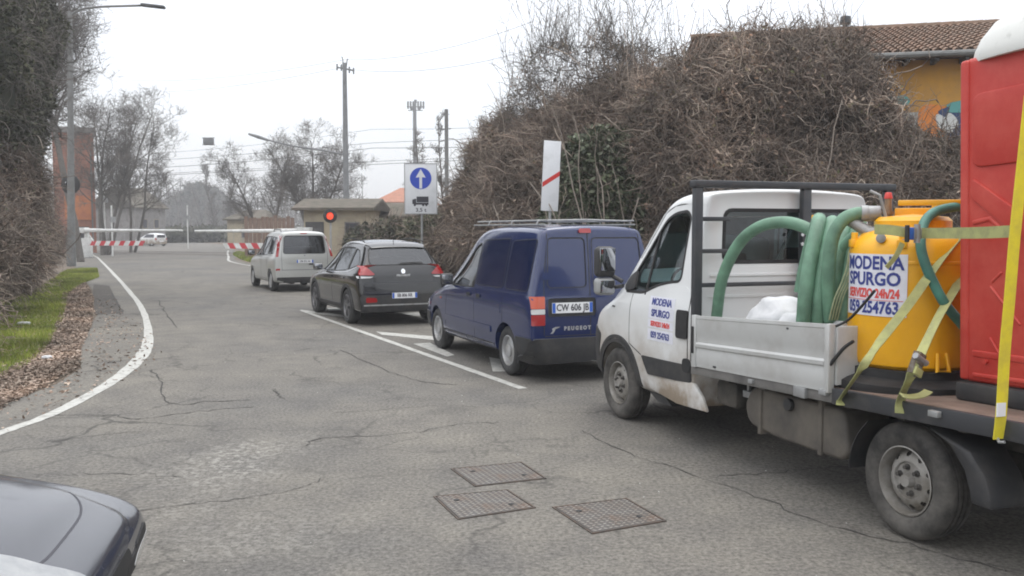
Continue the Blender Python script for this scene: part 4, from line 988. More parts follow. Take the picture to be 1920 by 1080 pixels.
# sacks, canister
M['sack'] = worn('white_sack', (.62, .63, .64), (.45, .46, .47), .8, 5)
def blob(name, c, r, label, cat, m, seed, grp=None, rz=0.):
    bm = bmesh.new(); bmesh.ops.create_icosphere(bm, subdivisions=4, radius=1); rr = random.Random(seed); ph = [rr.uniform(0, 6) for _ in range(9)]
    for v in bm.verts:
        q = v.co.copy(); f = 1+.06*sin(q.x*6+ph[0])*cos(q.y*5+ph[1])+.05*sin(q.z*9+ph[2]+q.x*4)+.03*sin(q.y*14+ph[3]+q.x*7)
        e_ = .72
        s_ = Vector([math.copysign(abs(t)**e_, t) for t in q]); v.co = Vector((s_.x*r[0], s_.y*r[1], max(s_.z, -.9)*r[2]))*f
    me = bpy.data.meshes.new(name); bm.to_mesh(me); bm.free(); o = link(name, me, m, None, 180); o.location = c; o.rotation_euler = (0, 0, rz); return tag(o, label, cat, grp)
blob('sack', Tw(1.62, .55, zb(1.75)+.24), (.36, .30, .29), 'crumpled white sack lying behind the dropside under the arching hose', 'sack', M['sack'], 1, None, YT)
blob('sack', Tw(1.25, .72, zb(1.3)+.21), (.20, .18, .25), 'small white sack squeezed against the foot of the hose coil', 'sack', M['sack'], 2, None, YT+.4)
cn = empty('canister', Tw(1.30, .50, zb(1.33)+.05), YT, 'white plastic canister with a red cap beside the hose coil', 'canister')
MB().box((0, 0, .17), (.24, .30, .34)).build('body', M['sack'], cn, .04, seg=3); MB().cyl((0, .07, .34), (0, .07, .40), .045, 14).build('cap', M['red_ink'], cn, .008)
MB().tube([(0, -.1, .34), (0, -.08, .40), (0, .0, .40), (0, .02, .34)], .015, 6).build('handle', M['sack'], cn)
o = MB().box((0, 0, .21), (.10, .20, .42)).build('white_panel', M['sack'], None, .02); o.location = Tw(.80, .72, zb(.8)); o.rotation_euler = (0, 0, YT+.15)
tag(o, 'white upright box standing between the aluminium end sheet and the yellow tank', 'box')
o = blob('strap_heap', Tw(.62, .86, zb(.6)+.035), (.14, .09, .05), 'dark tangled strap heap on the bed by the end of the dropside', 'strap', M['black'], 4, None, YT)
o = MB().box((0, 0, .30), (.045, .045, .60)).build('yellow_stake', M['yellow'], None, .006); wp = at(1529, 403, 7.0); o.location = (wp.x, wp.y, wp.z-.60); o.rotation_euler = (0, 0, YT)
tag(o, 'short yellow stake rising behind the hose in front of the rear cab window', 'stake')

# red portable toilet
M['red'] = worn('faded_red_plastic', (.43, .030, .020), (.54, .08, .055), .5, 4, bs=.1, lo=.42, hi=.80)
M['roof_white'] = worn('stained_white_plastic', (.62, .63, .60), (.26, .27, .24), .5, 6, bs=.1, lo=.60, hi=.80)
wl = Tw(-.70, .10, 0); toi = empty('portable_toilet', (wl[0], wl[1], zb(-.7)), YT, 'red portable toilet cabin with white domed roof strapped on the truck bed', 'toilet cabin')
toi.rotation_euler = (0, .036, YT); toi.rotation_mode = 'XYZ'
TH = 1.87; HW = .58
MB().box((0, 0, .055), (1.20, 1.20, .11)).build('base', M['plastic'], toi, .02)
MB().box((0, 0, .11+TH/2), (1.14, 1.14, TH)).build('walls', M['red'], toi, .035, seg=4)
def relief(poly, y=.57, d=.012, nm='relief_panel', bev=.010):
    return MB().prism(poly, y-.02, y+d).build(nm, M['red'], toi, bev, seg=3)
def bar(pts, w_, d=.014):
    P = resample(pts, .05, False); a = []; b = []
    for i, p in enumerate(P):
        t = (Vector(P[min(i+1, len(P)-1)])-Vector(P[max(i-1, 0)])).normalized(); n_ = Vector((-t.y, t.x))*w_/2; a.append(tuple(Vector(p)+n_)); b.append(tuple(Vector(p)-n_))
    return relief(a+b[::-1], .57, d)
# embossed pattern on the side (x forward, z up)
relief(round_poly([(.50, 1.345), (.50, 1.765), (-.50, 1.765), (-.50, 1.345)], .07))
relief(round_poly([(.50, 1.29), (.50, 1.17), (.20, .95), (-.15, .80), (-.50, .76), (-.50, .90), (-.15, .94), (.20, 1.09)], .03))
bar([(.50, 1.03), (.38, 1.05), (.28, .96)], .03, .008)
bar([(.38, .67), (.18, .46)], .018, .008); bar([(.30, .75), (.37, .69)], .018, .008); bar([(.38, .38), (.28, .24)], .016, .008); bar([(.15, .55), (-.3, .25)], .018, .008)
relief(round_poly([(.50, .30), (.50, .26), (-.50, .24), (-.50, .28)], .01), .57, .006)
relief([(.5, .14), (.5, .17), (-.5, .17), (-.5, .14)], .57, .006)
e = MB()
for x in (.40, .10, -.20): e.cyl((x, .572, .24), (x, .590, .24), .014, 8)
e.each('rivet', M['red'], toi)
# corner posts
e = MB()
for sx in (1, -1):
    for sy in (1, -1): e.box((sx*.555, sy*.555, .11+TH/2), (.06, .06, TH-.02))
e.each('corner_post', M['red'], toi, .02, seg=3)
# domed roof
vs = []; n = 40; K = 9
prf = [(.0, -.035, 1.055), (.02, -.02, 1.06), (.03, .03, 1.045), (.08, .10, 1.0), (.18, .19, .90), (.30, .26, .74), (.45, .31, .52), (.7, .335, .26), (1, .345, .001)]
for _, z, s_ in prf:
    for i in range(n):
        a = 2*pi*i/n; c_, s2 = cos(a), sin(a); k = (abs(c_)**5+abs(s2)**5)**(-1/5); vs.append((HW*s_*c_*k, HW*s_*s2*k, .11+TH+z+.03*(1-abs(s2*k))*s_))
MB().add(vs, [(k*n+i, k*n+(i+1) % n, (k+1)*n+(i+1) % n, (k+1)*n+i) for k in range(K-1) for i in range(n)]+[tuple(range(n-1, -1, -1))]).build('roof', M['roof_white'], toi, smooth=60)

# straps
M['strap'] = worn('faded_strap', (.36, .37, .15), (.24, .25, .12), .85, 14, bs=.3)
M['strap_bright'] = worn('yellow_strap', (.70, .60, .03), (.55, .45, .05), .7, 10, bs=.3)
def strap(px, wd, m, label, wdir, name='lashing_strap', par=None):
    pts = smooth_path([at(*q) for q in px], 5); o = strap_mesh(pts, wd, .005, wdir).build(name, m, par, smooth=60)
    if label: tag(o, label, 'strap', 'lashing straps over the load')
    return o
dirup = Vector((0, 0, 1)); dirr = Vector((cos(POSE['truck'][2]), sin(POSE['truck'][2]), 0))
pE = lambda px, py: Vector(Tw(*[0, 0, 0]))
def onside(px, py, y=1.05):   # a point of the truck's side plane seen at (px, py)
    x0, y0, yaw = POSE['truck']; f = Vector((-sin(yaw), cos(yaw), 0)); l = Vector((-cos(yaw), -sin(yaw), 0)); d = ray(px, py); o_ = Vector((-x0, -y0, EYE))
    t = (y-o_.dot(l))/d.dot(l); return Vector((d.x*t, d.y*t, EYE+d.z*t))
def strap2(pts, wd, m, label, wdir, th=.005):
    o = strap_mesh(smooth_path(pts, 5), wd, th, wdir).build('lashing_strap', m, None, smooth=60)
    if label: tag(o, label, 'strap', 'lashing straps over the load')
    return o
nearf = Vector((sin(POSE['truck'][2]+.4), -cos(POSE['truck'][2]+.4), 0))
A = onside(1576, 760, 1.052); s1 = strap2([A, onside(1580, 742, 1.052), at(1612, 696, 5.30), at(1650, 640, 5.36), at(1700, 576, 5.41), at(1750, 506, 5.46), at(1800, 445, 5.62)], .055, M['strap'], 'faded yellow-green strap rising from the bed edge diagonally across the tank sign', Vector((.8, 0, .6)))
A = onside(1688, 775, 1.052); s2_ = strap2([A, onside(1690, 745, 1.05), at(1706, 710, 5.0), at(1730, 655, 5.08), at(1762, 590, 5.34), at(1792, 540, 5.50), at(1815, 500, 5.6)], .060, M['strap'], 'faded strap through the worn ratchet, rising from the bed edge to the toilet', Vector((.85, 0, .5)))
s3 = strap2([at(1640, 430, 5.62), at(1665, 431, 5.50), at(1690, 434, 5.44), at(1720, 437, 5.42), at(1800, 437, 5.03), at(1850, 436, 4.8), at(1893, 434, 4.62)], .062, M['strap'], 'strap running level from the tank top across the red toilet', Vector((0, .05, 1)))
s4 = strap2([at(1692, 456, 5.42), at(1680, 480, 5.41), at(1662, 502, 5.42)], .03, M['strap'], 'short loose strap tail hanging from the blue ratchet over the tank sign', Vector((.9, 0, .4)))
s5 = strap2([at(1931, 180, 4.46), at(1918, 300, 4.47), at(1903, 440, 4.48), at(1893, 560, 4.50), at(1884, 660, 4.52), onside(1878, 765, 1.07), onside(1872, 823, 1.062)], .065, M['strap_bright'], 'bright yellow strap running down the red toilet wall to the bed edge', Vector((1, .25, 0)))
hk = MB().tube([onside(1871, 822, 1.065), onside(1873, 829, 1.075), onside(1884, 829, 1.07)], .008, 6).build('hook', M['galv'], s5)
MB().box(onside(1877, 768, 1.076), (.055, .008, .07), Matrix.Rotation(POSE['truck'][2], 3, 'Z')).build('strap_label', M['plate'], s5)
def ratchet(c, ang, label, blue=True):
    g1 = 'galv' if blue else 'rusty_metal'
    rm = Matrix.Rotation(POSE['truck'][2]+.2, 3, 'Z') @ Matrix.Rotation(ang, 3, 'Y')
    t = empty('strap_ratchet', c, 0, label, 'ratchet', 'strap ratchets')
    for nm, cc, dd, m in (('side_plate', (0, -.015, .035), (.13, .035, .005), g1), ('side_plate', (0, -.015, -.035), (.13, .035, .005), g1), ('handle', (.03, -.035, 0), (.07, .010, .062), g1), ('grip', (-.045, -.04, 0), (.045, .016, .07), 'blue' if blue else 'strap'), ('end_grip', (-.078, -.04, 0), (.016, .025, .10), 'black')):
        if nm == 'end_grip' and not blue: continue
        MB().box(rm @ Vector(cc), dd, rm).build(nm, M[m], t, .004)
    MB().cyl(rm @ Vector((.03, -.03, -.055)), rm @ Vector((.03, -.03, .055)), .018, 12).build('spool', M['galv'], t); return t
M['rusty_metal'] = worn('rusty_metal', (.10, .075, .05), (.20, .19, .17), .6, 20, metal=.4)
M['blue'] = bsdf('blue_plastic', (.02, .12, .45), .45)[0]
ratchet(at(1705, 438, 5.36), 0, 'ratchet with blue grip on the level strap at the tank top')
ratchet(at(1714, 682, 4.99), R(-62), 'worn ratchet on the diagonal strap just above the bed edge', False)
o = strap_mesh(smooth_path([at(1690, 741, 4.99), at(1706, 744, 5.0), at(1728, 741, 5.03), at(1741, 733, 5.08)], 5), .05, .006, Vector((.1, 1, .3))).build('strap_tail', M['strap'], None); tag(o, 'loose strap end curling on the wooden bed by the worn ratchet', 'strap')
o = MB().tube(smooth_path([at(1567, 612, 5.75), at(1590, 600, 5.7), at(1615, 575, 5.6), at(1640, 545, 5.5)], 5), .009, 6).build('black_cord', M['black'], None); tag(o, 'thin black cord running from the dropside end up over the tank sign', 'cord')
o = MB().tube(smooth_path([at(1552, 690, 5.8), at(1580, 655, 5.72), at(1600, 640, 5.65)], 4), .012, 6).build('rubber_cord', M['black'], None); tag(o, 'black rubber cord at the foot of the aluminium end post', 'cord')

# ------------------------------------------------------------------ passenger vehicles and van
def car_body(T, st, rear, front, wb, Rr, paint_m, side_win, rear_win, glass_m, arch=.05, lv=2, wins=None, zin=.62, inner_ids=(2, -4), ws=None, seals='black'):
    shell = loft(st, rear, front, lv=lv); sh = Shell(shell); cuts = []
    ia, ib = inner_ids; inn = [st[ia]]+[c for c in st[ia+1:len(st)+ib]]
    cuts.append(loft(inn, rear, front, inset=.05, lv=1, zbf=zin))
    for s in (1, -1):
        for x in (0, wb): cuts.append(cyl_mesh((x, Rr+.005), Rr+arch, s*.52, s*1.3))
        for w_ in side_win: cuts.append(prism_mesh(w_, s*.45, s*1.3))
    for w_ in rear_win: cuts.append(prism_mesh(w_, -2., -.05, 'YZ'))
    if ws: cuts.append(prism_mesh(ws, wb*.45, 5, 'YZ'))
    body = link('body', boolean(shell, cuts), paint_m, T, 38)
    for s, sd in ((1, 'L'), (-1, 'R')):
        for w_ in side_win:
            sh.patch('side_window', w_, glass_m, body, sd, -.010, .004, .1); sh.ring('window_seal', w_, M['black'], body, sd, .012, .008, .002, .014)
    for w_ in rear_win:
        sh.patch('rear_window', w_, glass_m, body, 'B', -.010, .004, .1); sh.ring('window_seal', w_, M['black'], body, 'B', .014, .008, .002, .014)
    if ws: sh.patch('windscreen', ws, glass_m, body, 'F', -.010, .004, .1)
    for s in (1, -1): MB().box((wb/2, s*.3, .28), (wb+.6, .12, .12)).build('floor_rail', M['underbody'], T)
    MB().box((wb/2, 0, .33), (wb+.2, 1.0, .12)).cyl((0, -.7, .3), (0, .7, .3), .04).build('underbody', M['underbody'], T)
    return sh, body
def blen(st): return st
# blue van
V = vehicle('panel_van', 'van', 'dark blue panel van with twin rear doors and a thin roof rack', 'van')
rear = lerpf([(.3, -.80), (.9, -.79), (1.15, -.765), (1.9, -.67)]); front = lerpf([(.3, 3.60), (.55, 3.63), (.75, 3.58), (1.0, 3.4)])
vst = [('r', 0, .30, 1.03, 1.83, .82, .65, .02, .12), ('r', .025, .29, 1.04, 1.865, .868, .70, .025, .12), ('r', .10, .27, 1.05, 1.885, .895, .725, .03, .12),
       ('m', .20, .25, 1.06, 1.90, .90, .735, .03, .12), ('m', .95, .25, 1.06, 1.89, .905, .735, .03, .12), ('m', 1.30, .25, 1.05, 1.83, .905, .73, .035, .12), ('m', 1.55, .25, 1.04, 1.71, .90, .72, .04, .10),
       ('m', 1.95, .25, 1.02, 1.45, .90, .72, .05, .08), ('m', 2.40, .25, .99, 1.16, .895, .74, .07, .05), ('m', 2.60, .25, .95, 1.06, .89, .76, .07, .05), ('m', 3.05, .25, .86, .95, .87, .74, .06, .05),
       ('f', .10, .26, .72, .80, .82, .62, .05, .05), ('f', .02, .28, .66, .72, .74, .55, .03, .05), ('f', 0, .30, .62, .68, .66, .48, .03, .05)]
w1 = round_poly([(1.14, 1.06), (1.13, 1.60), (1.17, 1.66), (1.36, 1.60), (1.55, 1.48), (2.12, 1.10), (2.10, 1.04)], .03)
vsh, vb = car_body(V, vst, rear, front, 2.824, .315, M['navy_paint'], [w1], [], M['glass_mid'], .04, 3, ws=round_poly([(-.66, 1.16), (.66, 1.16), (.56, 1.66), (-.56, 1.66)], .05), inner_ids=(4, -5))
for s, sd in ((1, 'L'), (-1, 'R')):
    for a, b_ in ((1.06, .13), (.05, -.62)):
        p = round_poly([(a, 1.10), (a, 1.70), (b_, 1.73), (b_, 1.10)], .06); vsh.patch('blanked_window', p, M['navy_glass'], vb, sd, .005, .006, .1); vsh.ring('window_seal', p, M['black'], vb, sd, .006, .003, .0065, .004)
    lb = MB(); vsh.line(lb, [(1.10, .34), (1.10, 1.75)], sd); vsh.line(lb, [(2.25, 1.08), (2.30, .85), (2.36, .42)], sd); vsh.line(lb, [(1.10, .34), (2.30, .34)], sd); vsh.line(lb, [(.09, .66), (.09, 1.77)], sd); vsh.line(lb, [(.42, .36), (1.08, .34)], sd)
    vsh.line(lb, [(-.66, 1.06), (1.08, 1.05)], sd, .006); lb.build('door_gap', M['black'], vb)
    hl = MB(); vsh.line(hl, [(-.70, 1.035), (1.4, 1.03), (2.3, 1.0), (3.0, .86)], sd, .012, .006); hl.build('waist_moulding', M['navy_paint'], vb)
    vsh.patch('side_rub_strip', round_poly([(.48, .50), (2.36, .50), (2.36, .585), (.48, .585)], .02), M['navy_paint'], vb, sd, .014, .02, .1)
    vsh.patch('sill_panel', round_poly([(.40, .27), (2.42, .27), (2.42, .37), (.40, .37)], .02), M['plastic'], vb, sd, .008, .02, .1)
    vsh.patch('door_handle', round_poly([(1.24, .93), (1.36, .93), (1.36, .975), (1.24, .975)], .015), M['black'], vb, sd, .016, .02, .05)
    vsh.patch('door_handle', round_poly([(.98, .93), (.87, .93), (.87, .975), (.98, .975)], .015), M['black'], vb, sd, .016, .02, .05)
    vsh.patch('fuel_flap', round_poly([(.26, .78), (.15, .78), (.15, .90), (.26, .90)], .02), M['navy_paint'], vb, sd, .004, .006, .1)
    vsh.patch('side_repeater', round_poly([(2.62, .80), (2.56, .80), (2.56, .83), (2.62, .83)], .01), M['orange_lamp'], vb, sd, .006, .01, .1)
    # tail lamp column
    y0, y1 = s*.862, s*.70
    for nm, a, b_, m in (('indicator_lens', .90, 1.045, 'orange_lamp'), ('reversing_lens', .835, .895, 'clear_lamp'), ('tail_lens', .70, .83, 'red_lamp')):
        vsh.patch(nm, round_poly([(y0, a), (y1, a), (y1, b_), (y0, b_)], .012), M[m], vb, 'B', .012, .03, .05)
    vsh.patch('hinge', round_poly([(s*.72, 1.24), (s*.62, 1.24), (s*.62, 1.33), (s*.72, 1.33)], .01), M['navy_paint'], vb, 'B', .02, .03, .1)
    door_mirror(V, (2.08, s*.86, 1.12), s, M['plastic'], (.09, .20, .17))
seam = .09
for (a, b_) in ((.655, seam+.05), (seam-.05, -.655)):
    p = round_poly([(a, 1.15), (b_, 1.15), (b_, 1.74), (a-.035*(1 if a > .5 else 0), 1.74)] if a > .5 else [(a, 1.15), (b_, 1.15), (b_+.035, 1.74), (a, 1.74)], .06)
    vsh.patch('blanked_rear_window', p, M['navy_glass'], vb, 'B', -.001, .004, .1); vsh.ring('window_seal', p, M['black'], vb, 'B', .008, .004, .0045, .004); vsh.ring('pressing', p, M['navy_paint'], vb, 'B', .022, -.010, .008, .008)
lb = MB(); vsh.line(lb, [(seam, .56), (seam, 1.86)], 'B', .012); vsh.line(lb, [(.71, .58), (.70, 1.2), (.62, 1.84)], 'B', .010); vsh.line(lb, [(-.71, .58), (-.70, 1.2), (-.62, 1.84)], 'B', .010); vsh.line(lb, [(-.70, .57), (.70, .57)], 'B', .010); lb.build('rear_door_gap', M['black'], vb)
p = round_poly([(.66, .80), (.02, .80), (.02, 1.02), (.66, 1.02)], .04); vsh.patch('plate_recess', p, M['black'], vb, 'B', .002, .004, .1); vsh.ring('recess_lip', p, M['navy_paint'], vb, 'B', .012, .0, .012, .014)
plate(vb, vsh, .335, .905, 'CW 606 JB', .54, .125, .012, .115)
vsh.text('lettering', 'P E U G E O T', .062, .27, .655, M['hubcap'], vb, 'B', .006, .95, .004)
# small rampant badge
vsh.patch('badge', [(.63, .60), (.60, .63), (.605, .66), (.56, .68), (.50, .68), (.53, .665), (.565, .655), (.575, .63), (.60, .60)], M['hubcap'], vb, 'B', .005, .006, .2)
vsh.patch('high_brake_lamp', round_poly([(.21, 1.80), (.05, 1.80), (.05, 1.845), (.21, 1.845)], .015), M['red_lamp'], vb, 'B', .030, .05, .1)
# bumper
vsh.patch('rear_bumper', round_poly([(.86, .30), (-.86, .30), (-.86, .545), (.86, .545)], .05), M['plastic'], vb, 'B', .075, .12, .07)
for s, sd in ((1, 'L'), (-1, 'R')):
    vsh.patch('bumper_wing', round_poly([(-.76, .30), (-.38, .30), (-.36, .545), (-.76, .545)], .03), M['plastic'], vb, sd, .022, .04, .07)
    vsh.patch('front_bumper_wing', round_poly([(3.57, .30), (3.17, .30), (3.20, .56), (3.54, .56)], .04), M['plastic'], vb, sd, .016, .03, .07)
    vsh.patch('headlamp_side', round_poly([(3.50, .62), (3.30, .62), (3.34, .80), (3.46, .78)], .03), M['clear_lamp'], vb, sd, .005, .02, .07)
MB().box((.6, .62, 1.905), (2.4, .035, .02)).box((.6, -.62, 1.905), (2.4, .035, .02)).each('roof_bar', M['galv'], V, .006)
e = MB()
for x in (-.45, .35, 1.15): e.tube([(x, .66, 1.90), (x, .64, 1.95), (x, .0, 1.965), (x, -.64, 1.95), (x, -.66, 1.90)], .012, 6)
e.tube([(-.62, .60, 1.955), (1.72, .60, 1.955)], .011, 6); e.tube([(-.62, -.60, 1.955), (1.72, -.60, 1.955)], .011, 6); e.build('roof_rack', M['galv'], V)
seat(V, 1.25, .4, .62); seat(V, 1.25, -.4, .62); steering(V, 1.85, .4, 1.05, .18)
for x in (0, 2.824):
    for s in (1, -1): wheel_car(V, (x, s*.765, .315), s, .315, .19, .19, 'centre_cap', M['hubcap'])
MB().prism([(-.32, .20), (-.36, .42), (-.38, .42), (-.36, .20)], .68, .86).build('mud_flap', M['black'], V)

# black crossover
S = vehicle('parked_car', 'suv', 'black crossover car with red rear lamps stopped between the silver van and the blue van', 'car')
rear = lerpf([(.2, -.74), (.35, -.83), (.74, -.86), (.80, -.80), (.98, -.80), (1.16, -.76), (1.50, -.46), (1.62, -.32)]); front = lerpf([(.3, 3.48), (.6, 3.5), (.8, 3.42), (1.0, 3.2)])
sst = [('r', 0, .26, .96, 1.50, .80, .55, .02), ('r', .03, .25, .97, 1.54, .87, .60, .025), ('r', .12, .24, .98, 1.575, .905, .625, .03),
       ('m', .12, .23, .98, 1.61, .915, .635, .03), ('m', .75, .22, .98, 1.63, .915, .64, .03), ('m', 1.15, .22, .97, 1.585, .915, .635, .035), ('m', 1.45, .22, .96, 1.48, .915, .63, .04, .08),
       ('m', 1.85, .22, .95, 1.26, .915, .66, .05, .06), ('m', 2.20, .22, .93, 1.09, .91, .72, .06, .05), ('m', 2.45, .22, .91, 1.02, .91, .74, .06, .05), ('m', 2.95, .22, .84, .94, .90, .72, .06, .05),
       ('f', .12, .24, .74, .82, .85, .60, .05, .05), ('f', .02, .26, .66, .72, .76, .52, .03), ('f', 0, .28, .60, .66, .68, .46, .03)]
sw = [round_poly([(2.02, .99), (1.52, 1.36), (1.30, 1.45), (1.10, 1.475), (1.10, 1.00)], .04), round_poly([(1.04, 1.00), (1.04, 1.48), (.45, 1.49), (.16, 1.48), (.13, 1.05)], .04), round_poly([(.08, 1.06), (.10, 1.475), (-.15, 1.43), (-.42, 1.24), (-.44, 1.16)], .05)]
rw = round_poly([(.66, 1.17, .10), (-.66, 1.17, .10), (-.58, 1.50, .08), (.58, 1.50, .08)], .06)
ssh, sb = car_body(S, sst, rear, front, 2.613, .345, M['black_paint'], sw, [rw], M['glass_dark'], .055, 3, ws=round_poly([(-.64, 1.10), (.64, 1.10), (.52, 1.47), (-.52, 1.47)], .05))
for s, sd in ((1, 'L'), (-1, 'R')):
    lb = MB(); ssh.line(lb, [(1.07, .36), (1.07, 1.0)], sd); ssh.line(lb, [(.10, 1.0), (.16, .80), (.40, .62), (.46, .38)], sd); ssh.line(lb, [(2.05, 1.0), (2.12, .8), (2.08, .38)], sd); ssh.line(lb, [(.46, .37), (2.08, .36)], sd); lb.build('door_gap', M['ink'], sb)
    ssh.patch('sill_cladding', round_poly([(.42, .24), (2.18, .24), (2.20, .36), (.40, .36)], .02), M['plastic'], sb, sd, .010, .02, .1)
    for x in (0, 2.613): 
        o = [(x+.405*cos(a), .35+.405*sin(a)) for a in np.linspace(-.2, pi+.2, 26)]; i_ = [(x+.40*cos(a), .35+.40*sin(a)) for a in np.linspace(pi+.2, -.2, 26)]
        ssh.ring('wheel_arch_trim', o+i_, M['plastic'], sb, sd, .03, 0, .008, .02)
    for x in (1.22, .33): ssh.patch('door_handle', round_poly([(x, .88), (x-.16, .88), (x-.16, .915), (x, .915)], .012), M['black_paint'], sb, sd, .018, .02, .06)
    hl = MB(); ssh.line(hl, [(-.42, 1.12), (0, 1.03), (1.0, .985), (2.0, .975)], sd, .012, .005); hl.build('chrome_strip', M['chrome'], sb)
    rl = MB(); rl.tube([(-.25, s*.60, 1.60), (-.15, s*.605, 1.63), (.6, s*.62, 1.665), (1.1, s*.61, 1.64), (1.2, s*.605, 1.605)], .012, 6); rl.build('roof_rail', M['black'], sb)
    # cat-eye rear lamp wrapping round the corner
    ssh.patch('rear_lamp', round_poly([(s*.89, 1.17), (s*.82, 1.20), (s*.66, 1.08), (s*.56, .985), (s*.66, .975), (s*.89, .985)], .04), M['red_lamp'], sb, 'B', .014, .03, .05)
    ssh.patch('rear_lamp_side', round_poly([(-.82, .985), (-.66, 1.0), (-.60, 1.10), (-.72, 1.18)], .03), M['red_lamp'], sb, sd, .010, .02, .05)
    ssh.patch('reversing_lens', round_poly([(s*.88, .92), (s*.66, .925), (s*.60, .95), (s*.88, .96)], .01), M['clear_lamp'], sb, 'B', .012, .02, .06)
    ssh.patch('fog_lamp', round_poly([(s*.76, .46), (s*.54, .47), (s*.56, .55), (s*.76, .56)], .03), M['red_lamp'], sb, 'B', .030, .03, .08)
    door_mirror(S, (1.88, s*.90, 1.06), s, M['black_paint'], (.13, .20, .13))
ssh.patch('lower_bumper', round_poly([(.82, .28), (-.82, .28), (-.86, .60), (.86, .60)], .05), M['plastic'], sb, 'B', .020, .03, .08)
ssh.patch('bumper_ledge', round_poly([(.80, .775), (-.80, .775), (-.80, .82), (.80, .82)], .015), M['black_paint'], sb, 'B', .035, .04, .06)
ssh.patch('bumper_trim', round_poly([(.80, .40), (-.80, .40), (-.80, .425), (.80, .425)], .01), M['hubcap'], sb, 'B', .026, .02, .08)
plate(sb, ssh, 0, .585, 'EB 806 RR', .50, .105, .034, .085)
ssh.text('lettering', 'PEUGEOT', .048, 0, .965, M['hubcap'], sb, 'B', .006, 1.3, .003)
ssh.patch('badge', round_poly([(.03, 1.0), (-.03, 1.0), (-.045, 1.06), (0, 1.10), (.045, 1.06)], .02), M['chrome'], sb, 'B', .008, .01, .2)
lb = MB(); ssh.line(lb, [(.72, 1.17), (.60, .99), (.62, .84)], 'B'); ssh.line(lb, [(-.72, 1.17), (-.60, .99), (-.62, .84)], 'B'); ssh.line(lb, [(-.8, .835), (.8, .835)], 'B'); lb.build('tailgate_gap', M['ink'], sb)
lb = MB(); ssh.line(lb, [(.05, 1.185), (-.25, 1.20), (-.42, 1.19)], 'B', .03, .012, .012); lb.build('rear_wiper', M['black'], sb)
ssh.patch('roof_spoiler', round_poly([(-.46, .54), (-.30, .58), (-.22, .60), (-.22, -.60), (-.30, -.58), (-.46, -.54)], .03), M['black_paint'], sb, 'T', .016, .03, .1)
MB().tube([(-.18, 0, 1.60), (-.28, 0, 1.72)], .006, 5).build('aerial', M['black'], S)
ssh.patch('glass_roof', round_poly([(-.12, .52), (1.1, .54), (1.1, -.54), (-.12, -.52)], .08), M['clear_lamp'] if 0 else M['glass_dark'], sb, 'T', .003, .006, .15)
for y in (.37, -.37): seat(S, 1.25, y, .58)
seat(S, .35, 0, .62, 1.2)
for x in (0, 2.613):
    for s in (1, -1): wheel_car(S, (x, s*.80, .345), s, .345, .215, .225, 'alloy', M['alloy'])

# silver people carrier
K_ = vehicle('parked_car', 'kan', 'silver high-roofed people carrier first in the queue at the closed barrier', 'car')
rear = lerpf([(.2, -.62), (.35, -.68), (.60, -.70), (.66, -.665), (1.1, -.65), (1.8, -.52)]); front = lerpf([(.3, 3.44), (.6, 3.48), (.85, 3.42), (1.0, 3.3)])
kst = [('r', 0, .28, 1.02, 1.73, .83, .60, .02, .12), ('r', .03, .27, 1.03, 1.765, .885, .655, .025, .12), ('r', .12, .26, 1.04, 1.79, .91, .68, .03, .12),
       ('m', .25, .25, 1.04, 1.805, .915, .69, .03, .12), ('m', 1.0, .25, 1.04, 1.80, .915, .69, .03, .12), ('m', 1.45, .25, 1.03, 1.73, .915, .685, .04, .10), ('m', 1.75, .25, 1.02, 1.58, .91, .68, .05, .08),
       ('m', 2.15, .25, 1.0, 1.30, .91, .70, .06, .06), ('m', 2.42, .25, .98, 1.12, .91, .74, .07, .05), ('m', 2.65, .25, .96, 1.07, .905, .75, .07, .05), ('m', 3.05, .25, .88, .98, .89, .72, .06, .05),
       ('f', .10, .26, .78, .86, .83, .60, .05, .05), ('f', .02, .28, .70, .76, .74, .50, .03), ('f', 0, .30, .64, .70, .66, .44, .03)]
sw = [round_poly([(2.25, 1.07), (1.72, 1.48), (1.50, 1.60), (1.28, 1.63), (1.28, 1.06)], .04), round_poly([(1.20, 1.06), (1.20, 1.63), (.45, 1.64), (.42, 1.08)], .05), round_poly([(.34, 1.10), (.36, 1.64), (-.26, 1.60), (-.34, 1.14)], .06)]
rw = round_poly([(.63, 1.14, .08), (-.63, 1.14, .08), (-.58, 1.66, .08), (.58, 1.66, .08)], .06)
ksh, kb = car_body(K_, kst, rear, front, 2.697, .32, M['silver_paint'], sw, [rw], M['glass_dark'], .045, 3, ws=round_poly([(-.66, 1.14), (.66, 1.14), (.58, 1.62), (-.58, 1.62)], .05))
